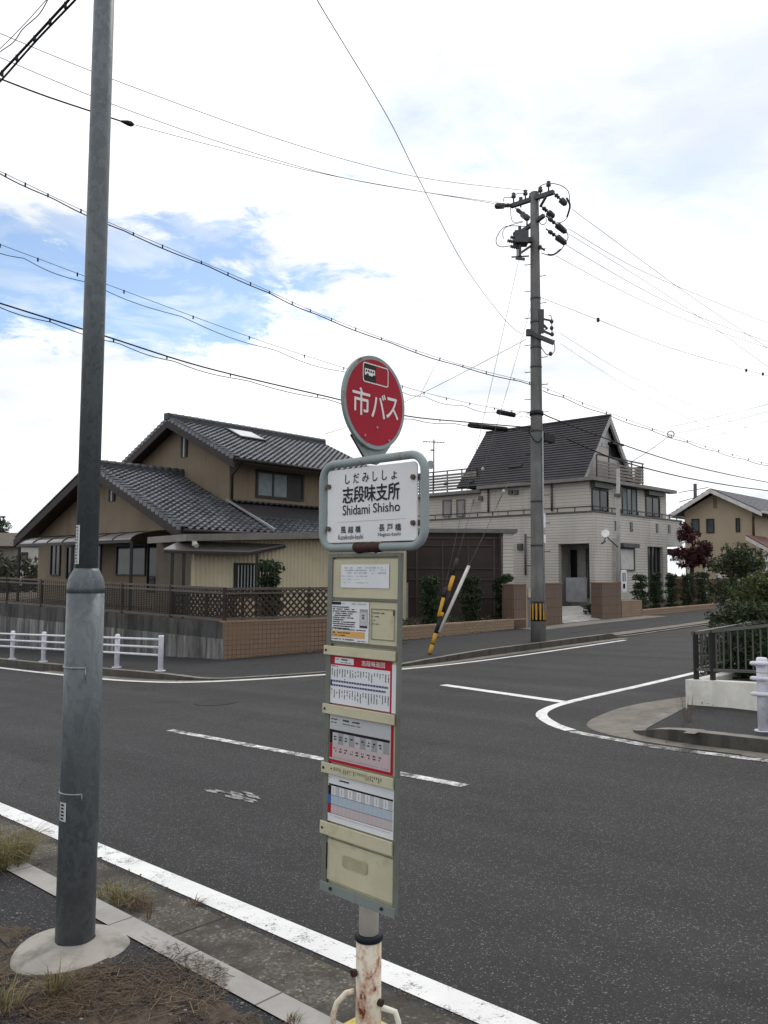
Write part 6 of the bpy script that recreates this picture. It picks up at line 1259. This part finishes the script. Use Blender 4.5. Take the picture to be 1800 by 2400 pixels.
    loop([(690, 450, UY), (685, 505, UY), (715, 525, UY), (745, 505, UY), (745, 460, UY)], .010); loop([(700, 800, UY), (800, 825, UY), (880, 780, UY + .3), (930, 710, UY + .4), (960, 640, UY + .5), (930, 560, UY + .4)], .011); loop([(760, 815, UY), (820, 815, UY), (885, 765, UY + .3)], .022)
    # low voltage rack
    mb = MB(); mb.bar(on(700, 1350, UY - .1), on(700, 1580, UY - .1), .08, .12); mb.bar(on(700, 1480, UY - .1), on(760, 1540, UY - .1), .05, .05); mb.bar(on(700, 1550, UY - .1), on(800, 1595, UY - .1), .05, .05); mb.bar(on(800, 1440, UY - .1), on(805, 1590, UY - .1), .02, .02); mb.bar(on(710, 1440, UY - .1), on(800, 1460, UY - .1), .04, .04); mb.build('secondary_rack', STEEL, t)
    arm(on(565, 1570, UY - .12), on(825, 1675, UY - .2), .10); mb = MB(); mb.box(on(580, 1575, UY - .14), .14, .12, .16); mb.build('clamp', STEEL, t)
    for q in ((800, 1465), (800, 1530), (805, 1590), (790, 1780)): p = on(*q, UY - .12); mb = MB(); mb.tube([p - up * .05, p, p + up * .05], [.03, .055, .03], 10); mb.build('insulator', PORC, t)
    loop([(825, 1670, UY - .2), (830, 1740, UY - .2), (800, 1785, UY - .2), (750, 1785, UY - .2), (700, 1720, UY - .15)], .010); loop([(770, 1410, UY - .1), (790, 1405, UY - .1), (800, 1440, UY - .1)], .010)
    # communication clamps, sleeves and down wires
    def on6(px, py, y=UY - .2): return D(*z6(px, py), y)
    mb = MB(); mb.tube([c + up * (on6(1070, 85).z), c + up * (on6(1070, 45).z)], rad(6) + .03, 18); mb.build('clamp', BLK, t)
    mb = MB(); mb.bar(on6(1120, 300, UY), on6(1225, 335, UY + .3), .16, .18); mb.build('splice_box', BLK, t)
    mb = MB(); mb.tube([c + Vector((.12, -.13, 0)) + up * z for z in (.8, 3, 5.2)], .022, 8); mb.build('down_wire', GALV2, t)
    for z, h in ((2.55, .2), (3.0, .35)): mb = MB(); mb.box(c + Vector((rad(z) * .9, -.10, z)), .05, .10, h); mb.build('number_plate', WHITE, t)
    loop6 = smooth_line([tuple(on6(*p)) for p in ((985, 235), (1010, 290), (1050, 345), (1095, 355), (1120, 320))], 6); mb = MB(); mb.tube(loop6, .014, 6); mb.build('jumper_wire', CABLE, t)
utility_pole()

def stay_guard():
    b_ = G(*dp(928, 1412), .13); up = Vector((0, 0, 1)); y0 = b_.y
    t = thing('stay_guard', b_, 'slanting stay wire guards at the kerb, one yellow and black, one off white', 'guy wire')
    top = Vector((UP_.x, UP_.y, 0))
    def seg(px_list, r, m, name):   # pixels on the stay, nearing the pole with height
        mb = MB(); mb.tube(px_list, r, 12); return mb.build(name, m, t)
    S = lambda x, y, f: D(x, y, y0 + (UY - y0) * f)
    e1 = S(*z5(590, 540), .24); d1 = e1 - b_
    for i, (f0, f1, m) in enumerate(((0, .11, YEL), (.11, .125, BLK), (.125, .25, YEL), (.25, .47, BLK), (.47, .52, YEL), (.52, .80, BLK), (.80, 1.0, YEL))): seg([b_ + d1 * f0, b_ + d1 * f1], .045, m, 'striped_sleeve')
    a, c = S(*z5(450, 935), .11), S(*z5(500, 745), .17); k = (c - a)
    seg([a, a + k * .95], .045, YEL, 'striped_sleeve'); seg([a + k * .95, a + k * 1.5], .045, BLK, 'striped_sleeve')
    seg([S(*z5(575, 540), .24), S(*z5(630, 370), .30)], .04, BLK, 'striped_sleeve')
    seg([S(*z5(450, 1090), .07), S(*z5(742, 440), .28)], .038, STAYW, 'white_sleeve'); seg([S(*z5(742, 440), .28), S(*z5(748, 425), .285)], .042, BLK, 'sleeve_cap')
    def wire(pts):
        mb = MB(); mb.tube(pts, .006, 6); mb.build('stay_wire', WIRE, t)
    wire([S(*z5(520, 610), .22), S(*z5(628, 120), .42), S(*zp(215, 2074), .60), S(*zp(480, 870), .95)])
    wire([S(*z5(630, 370), .30), S(*z5(695, 130), .42), S(*zp(385, 2074), .62), S(*zp(600, 1320), .99)])
    wire([S(*z5(750, 425), .285), S(*z5(870, 175), .42), D(*z6(748, 840), UY - .8), D(*z6(790, 770), UY - .7)])
    for q, y in ((z6(545, 620), UY - 1.0), (z6(748, 838), UY - .8)): p = D(*q, y); mb = MB(); mb.tube([p - up * .05, p - up * .03, p, p + up * .03, p + up * .05], [.01, .03, .04, .03, .01], 12); mb.build('stay_insulator', VENT, t)
stay_guard()

# ================================================================ overhead cables
def cable(label, pts, y0, y1, r, mat=WIRE, name='overhead_cable', clips=0, hang=None, seed=1):
    """pts run from the start (depth y0) to the end (depth y1)"""
    r *= .88; k = 14; P = smooth_line([tuple(p) for p in pts], k); X = []
    tot = 0; acc = [0]
    for a, b_ in zip(P, P[1:]): tot += hypot(b_[0] - a[0], b_[1] - a[1]); acc.append(tot)
    for p, s in zip(P, acc): f = s / tot; X.append(D(p[0], p[1], 1 / ((1 - f) / y0 + f / y1)))
    if clips or hang:
        t = thing(name, X[0], label, 'cable', 'overhead cables'); mb = MB(); mb.tube(X, r, 6); mb.build('wire', mat, t)
        if hang:
            mb = MB(); rr = random.Random(seed); Y = [p - Vector((0, 0, hang[0] * (.6 + .5 * abs(sin(i * .37 + seed))))) for i, p in enumerate(X)]; mb.tube(Y, hang[1] * .8, 6); mb.build('wire', CABLE, t)
        first = None
        for i in range(clips):
            p = X[int((i + .5) / clips * (len(X) - 1))]
            if first is None: mb = MB(); mb.box(p - Vector((0, 0, .02)), .022, .022, .065); first = mb.build('clip', CABLE, t); p00 = p
            else: c = dup(first, t); c.location = p - p00
        return t
    mb = MB(); mb.tube(X, r, 6); o = mb.build(name, mat, None, X[0]); return tag(o, label, 'cable', 'overhead cables')
YL = 14.3
cable('uppermost thin wire running left from the top of the utility pole', [dp(1140, 412), dp(880, 378), dp(600, 300), dp(240, 170), dp(0, 72), dp(-120, 18)], UY, 12.6, .007)
cable('second thin wire running left from the utility pole crossarm', [dp(1090, 440), dp(760, 388), dp(500, 315), dp(240, 224), dp(0, 124), dp(-120, 70)], UY, 12.8, .007)
W3 = [dp(1068, 440), dp(720, 380), dp(480, 320), dp(285, 268)]
cable('third thin wire from the crossarm, ending in the black sleeve', W3, UY, 15.9, .007)
cable('thick black sleeved wire end crossing behind the lamp pole', [dp(262, 262), dp(235, 253), dp(100, 208), dp(5, 172), dp(-60, 148)], 15.7, 14.0, .017, CABLE)
mb = MB(); p, q = D(*dp(288, 269), 15.9), D(*dp(262, 262), 15.7); mb.tube([p, p + (q - p) * .2, p + (q - p) * .5, q], [.03, .055, .05, .02], 10); tag(mb.build('cable_sleeve', CABLE, None, p), 'small black sleeve on the wire just right of the lamp pole', 'cable sleeve')
cable('messenger cable with many clips crossing the blue sky patch', [dp(1152, 828), dp(950, 774), dp(700, 682), dp(510, 597), dp(230, 478), dp(0, 370), dp(-100, 322)], UY, 13.4, .006, WIRE, clips=26, hang=(.055, .013), seed=2)
cable('sagging clipped cable pair above the tan house roof', [dp(1148, 892), dp(1060, 880), dp(925, 850), dp(800, 812), dp(560, 735), dp(225, 612), dp(0, 528), dp(-100, 492)], UY, 13.4, .006, WIRE, clips=18, hang=(.14, .008), seed=5)
cable('lowest thick telephone cable running left behind the red disc', [dp(1152, 924), dp(1010, 912), dp(870, 897), dp(720, 860), dp(440, 793), dp(230, 727), dp(0, 655), dp(-100, 622)], UY, 13.4, .016, CABLE, clips=12, hang=(.085, .010), seed=3)
for pa, pb, lab in ((dp(1010, 918), dp(1098, 928), 'long black splice sleeve on the telephone cable left of the utility pole'), (dp(1073, 889), dp(1113, 897), 'short black splice sleeve hanging by the utility pole')):
    a, b_ = D(*pa, UY - .4), D(*pb, UY - .2); mb = MB(); d = b_ - a; mb.tube([a, a + d * .03, a + d * .10, a + d * .9, a + d * .97, b_], [.02, .055, .065, .065, .055, .02], 12); tag(mb.build('splice_sleeve', BLK, None, a), lab, 'cable sleeve')
cable('thin drooping wire from the short splice sleeve to the pole', [dp(1113, 897), dp(1125, 890), dp(1140, 890), dp(1152, 893)], UY - .2, UY, .008)
cable('steep diagonal wire from the top edge down to the utility pole', [dp(650, -70), dp(685, 0), dp(830, 240), dp(900, 378), dp(1000, 568), dp(1090, 690), dp(1128, 722)], 8, UY - .1, .0065, CABLE)
cable('service wire rising from behind the red disc to the utility pole', [dp(1136, 733), dp(1000, 805), dp(870, 870), dp(760, 918), dp(700, 938)], UY - .2, 23.0, .007, CABLE)
cable('short slanted tie between two cables right of the red disc', [dp(955, 768), dp(935, 800), dp(905, 860)], UY - 2, UY - 2, .0045)
cable('upper thick black cable at the top left corner', [dp(-60, 222), dp(0, 160), dp(75, 80), dp(152, -4), dp(220, -80)], 9.0, 7.0, .016, CABLE, clips=9)
cable('lower thick black cable at the top left corner', [dp(-60, 236), dp(0, 176), dp(80, 86), dp(166, -4), dp(230, -76)], 9.0, 7.0, .013, CABLE)
cable('thin wavy wire left of the thick cables in the top left corner', [dp(-40, 140), dp(0, 112), dp(30, 90), dp(50, 62), dp(85, 30), dp(108, -10)], 9.0, 7.5, .006)
cable('thin straight wire left of the thick cables in the top left corner', [dp(-40, 138), dp(0, 105), dp(50, 55), dp(100, 0), dp(140, -45)], 9.2, 7.6, .005)
RY = 33
cable('topmost wire running right from the utility pole', [dp(1236, 452), dp(1382, 560), dp(1500, 645), dp(1659, 752), dp(1760, 815)], UY, 36, .008)
cable('second wire running right from the utility pole, crossing the topmost', [dp(1228, 494), dp(1360, 572), dp(1500, 634), dp(1659, 698), dp(1760, 736)], UY, 36, .008)
cable('third wire running right from the utility pole switch gear', [dp(1224, 530), dp(1360, 610), dp(1500, 680), dp(1659, 738), dp(1760, 772)], UY, 36, .008)
cable('fourth wire running right from the utility pole, steeper than its neighbours', [dp(1228, 505), dp(1382, 600), dp(1500, 678), dp(1659, 792), dp(1760, 860)], UY, 36, .007)
cable('fifth wire running right from below the pole switch gear', [dp(1200, 552), dp(1330, 622), dp(1480, 690), dp(1659, 752), dp(1760, 785)], UY, 36, .007)
cable('lone thin wire with a small dark ball right of the utility pole', [dp(1166, 642), dp(1290, 690), dp(1450, 752), dp(1659, 812), dp(1760, 838)], UY, 34, .007)
for k, x in enumerate(((1292, 691), (1612, 800), (1648, 808))):
    p = D(*dp(*x), (24, 33, 33.7)[k]); mb = MB(); mb.tube([p - Vector((0, 0, .07)), p - Vector((0, 0, .04)), p + Vector((0, 0, .04)), p + Vector((0, 0, .07))], [.015, .045, .045, .015], 10); tag(mb.build('cable_marker', BLK, None, p), ('dark ball on the lone wire nearest the utility pole', 'dark ball on the lone wire near the right edge', 'last dark ball on the lone wire at the right edge')[k], 'cable marker', 'balls on the lone wire')
cable('faint thin wire dropping right from the secondary rack', [dp(1210, 720), dp(1340, 800), dp(1480, 870), dp(1659, 942), dp(1760, 978)], UY, 36, .0045)
cable('second faint thin wire dropping right from the secondary rack', [dp(1210, 742), dp(1340, 826), dp(1480, 900), dp(1659, 974), dp(1760, 1010)], UY, 36, .0045)
cable('clipped messenger cable right of the pole passing above the slate roof', [dp(1172, 836), dp(1300, 886), dp(1450, 940), dp(1560, 975), dp(1659, 1002), dp(1760, 1026)], UY, 34, .007, WIRE, clips=16, hang=(.09, .012), seed=4)
cable('thick cable right of the pole crossing the slate roof gable', [dp(1172, 893), dp(1200, 906), dp(1330, 955), dp(1450, 995), dp(1560, 1022), dp(1659, 1042), dp(1760, 1060)], UY, 34, .017, CABLE)
cable('lowest thick cable right of the pole passing the gable balcony', [dp(1225, 948), dp(1330, 992), dp(1450, 1025), dp(1560, 1046), dp(1659, 1060), dp(1760, 1072)], UY + .3, 34, .020, CABLE)
cable('service drop from the messenger cable to the slender grey pole', [dp(1448, 940), dp(1400, 975), dp(1340, 1012)], 27.5, 30.5, .010, CABLE)
cable('drop wire from the stay insulator to the grey house parapet', [z6(745, 845), z6(700, 935), z6(660, 1035)], UY - .8, 34, .008, CABLE)
for i, (a, m_, c) in enumerate((((560, 230), (1100, 125), (1659, -8)), ((570, 285), (1100, 185), (1659, 48)), ((600, 355), (1150, 255), (1659, 120)))):
    cable(('highest of the three distant wires', 'middle one of the three distant wires', 'lowest of the three distant wires')[i] + ' rising to the right edge above the cream house', [z7(*a), z7(*m_), z7(*c), z7(c[0] + 250, c[1] - 75)], 75, 60, .013)
p = D(*dp(1449, 938), 27.4); mb = MB(); ring = [p + Vector((cos(a), 0, sin(a))) * .11 for a in [2 * pi * i / 16 for i in range(17)]]; mb.tube(ring, .02, 6, cap=False); tag(mb.build('cable_coil', VENT, None, p), 'small pale coil on the messenger cable above the cream house', 'cable coil')

# ================================================================ weeds and litter by the near kerb
def weeds():
    W_ = 'weeds around the crossing'
    def g6(x, y, h=.01): return G(x / 1.8433, 1700 + y / 1.8433, h)
    grass_tuft(g6(20, 600, .1), .22, .36, 360, 'big yellowing grass clump at the kerb on the left edge', 1, W_); grass_tuft(g6(75, 560, .06), .14, .28, 170, 'smaller grass clump right beside the big one at the left edge', 2, W_)
    grass_tuft(g6(-60, 620, .1), .22, .36, 240, 'grass clump cut by the left picture edge, behind the big clump', 15, W_)
    grass_tuft(g6(540, 765, .012), .10, .2, 150, 'flat green and brown weed in the gutter right of the lamp pole', 3, W_); grass_tuft(g6(470, 735, .012), .07, .16, 90, 'small weed in the gutter close to the lamp pole', 4, W_); grass_tuft(g6(600, 790, .012), .08, .15, 70, 'small brown weed at the far end of the gutter weeds', 5, W_, STRAW)
    grass_tuft(g6(240, 1150, .1), .12, .10, 60, 'fresh green weed in front of the concrete footing', 6, W_); grass_tuft(g6(10, 1225, .1), .10, .2, 80, 'green weed in the bottom left corner', 7, W_)
    grass_tuft(g6(845, 770, .006), .03, .09, 50, 'tiny brown weed on the gutter joint by the white line', 8, W_, STRAW); grass_tuft(g6(1260, 1285, .1), .03, .07, 40, 'tiny brown weed at the kerb near the bus stop', 9, W_, STRAW)
    grass_tuft(g6(640, 835, .02), .16, .06, 12, 'thin dry stalk beside the kerb joint', 10, W_, STRAW)
    r = random.Random(17); mb = MB()
    for _ in range(2900):
        u = r.random(); x = -20 + u * 1000; cy = 1225 - 175 * min(1, max(0, (x - 60) / 700)) + r.gauss(0, 62); p = g6(x, cy, .101 + r.random() * .014)
        m, n = mn(p)
        if n > -.70: continue
        if (p - Vector((-1.4, 3.86, p.z))).length < .27: continue
        a = r.random() * 6.28; l = r.uniform(.003, .022) * (1 if r.random() < .96 else 2.6); d = Vector((cos(a), sin(a), r.uniform(-.12, .12))) * l; w = Vector((-sin(a), cos(a), 0)) * r.uniform(.0006, .002)
        mb.add([p - d - w, p + d - w, p + d + w, p - d + w], [(0, 1, 2, 3)])
    for _ in range(420):
        p = g6(-20 + 1000 * r.random(), 1190 - 120 * r.random() + r.gauss(0, 55), .104 + r.random() * .012); m, n = mn(p)
        if n > -.72 or (p - Vector((-1.4, 3.86, p.z))).length < .26: continue
        a = r.random() * 6.28; l = r.uniform(.015, .06); d = Vector((cos(a), sin(a), r.uniform(-.1, .1))) * l; w = Vector((-sin(a), cos(a), 0)) * r.uniform(.0006, .0016)
        mb.add([p - d - w, p + d - w, p + d + w, p - d + w], [(0, 1, 2, 3)], 1)
    tag(mb.build('dry_litter', [LITTER, STRAW]), 'dry straw and leaf litter scattered in front of the concrete footing', 'litter', None, 'stuff')
    mb = MB()
    for _ in range(520):
        x = r.uniform(-100, 2.2e3); 
        m = r.uniform(-1.2, 6); n = -.64 + abs(r.gauss(0, .05)) if r.random() < .55 else -.24 + r.gauss(0, .02); p = R(m, n, .010); a = r.random() * 6.28; s = r.uniform(.003, .012)
        leaf_quad(mb, p + Vector((0, 0, s * .4)), s, r, 0, 1.2)
    tag(mb.build('gutter_debris', STRAW), 'small dry leaf bits caught along the near gutter', 'litter', None, 'stuff')
    mb = MB()
    for _ in range(260):
        p = R(r.uniform(-1.2, 3), -r.uniform(.82, 1.9), .097); s = r.uniform(.003, .009); mb.box(p + Vector((0, 0, s * .3)), s * 1.4, s, s * .8)
    tag(mb.build('loose_gravel', KERB2), 'loose grit lying on the near sidewalk', 'gravel', None, 'stuff')
weeds()
def base_debris():
    r = random.Random(23); mb = MB()
    def along(f, n, spread, s):
        for _ in range(n):
            p = f(r.random()); p = p + Vector((r.gauss(0, spread), r.gauss(0, spread), r.random() * .02)); leaf_quad(mb, p, s * r.uniform(.5, 1.3), r, 0, 1.3)
    def g(p, h): return Vector((p.x, p.y, gz(p.x, p.y) + h))
    along(lambda u: g(wt.at(u * 5, 0, .06), .135), 240, .03, .014); along(lambda u: g(wl.at(u * 16, 0, .08), .135), 420, .04, .016); along(lambda u: g(LP.at(-1.5 + u * 6, 0, .05), .135), 160, .03, .014)
    K_ = [p for p in FK if p[0] < 25 and p[1] < 18]
    along(lambda u: R(*K_[int(u * (len(K_) - 1))][:2], .008), 300, .06, .012); along(lambda u: R(1.2 - u * 4, 5.20, .008), 120, .05, .010); along(lambda u: R(1.5 - u * 3, 6.93, .14), 120, .03, .010)
    tag(mb.build('fallen_leaves', LITTER), 'small brown leaves gathered along the far kerbs and wall bases', 'litter', None, 'stuff')
base_debris()
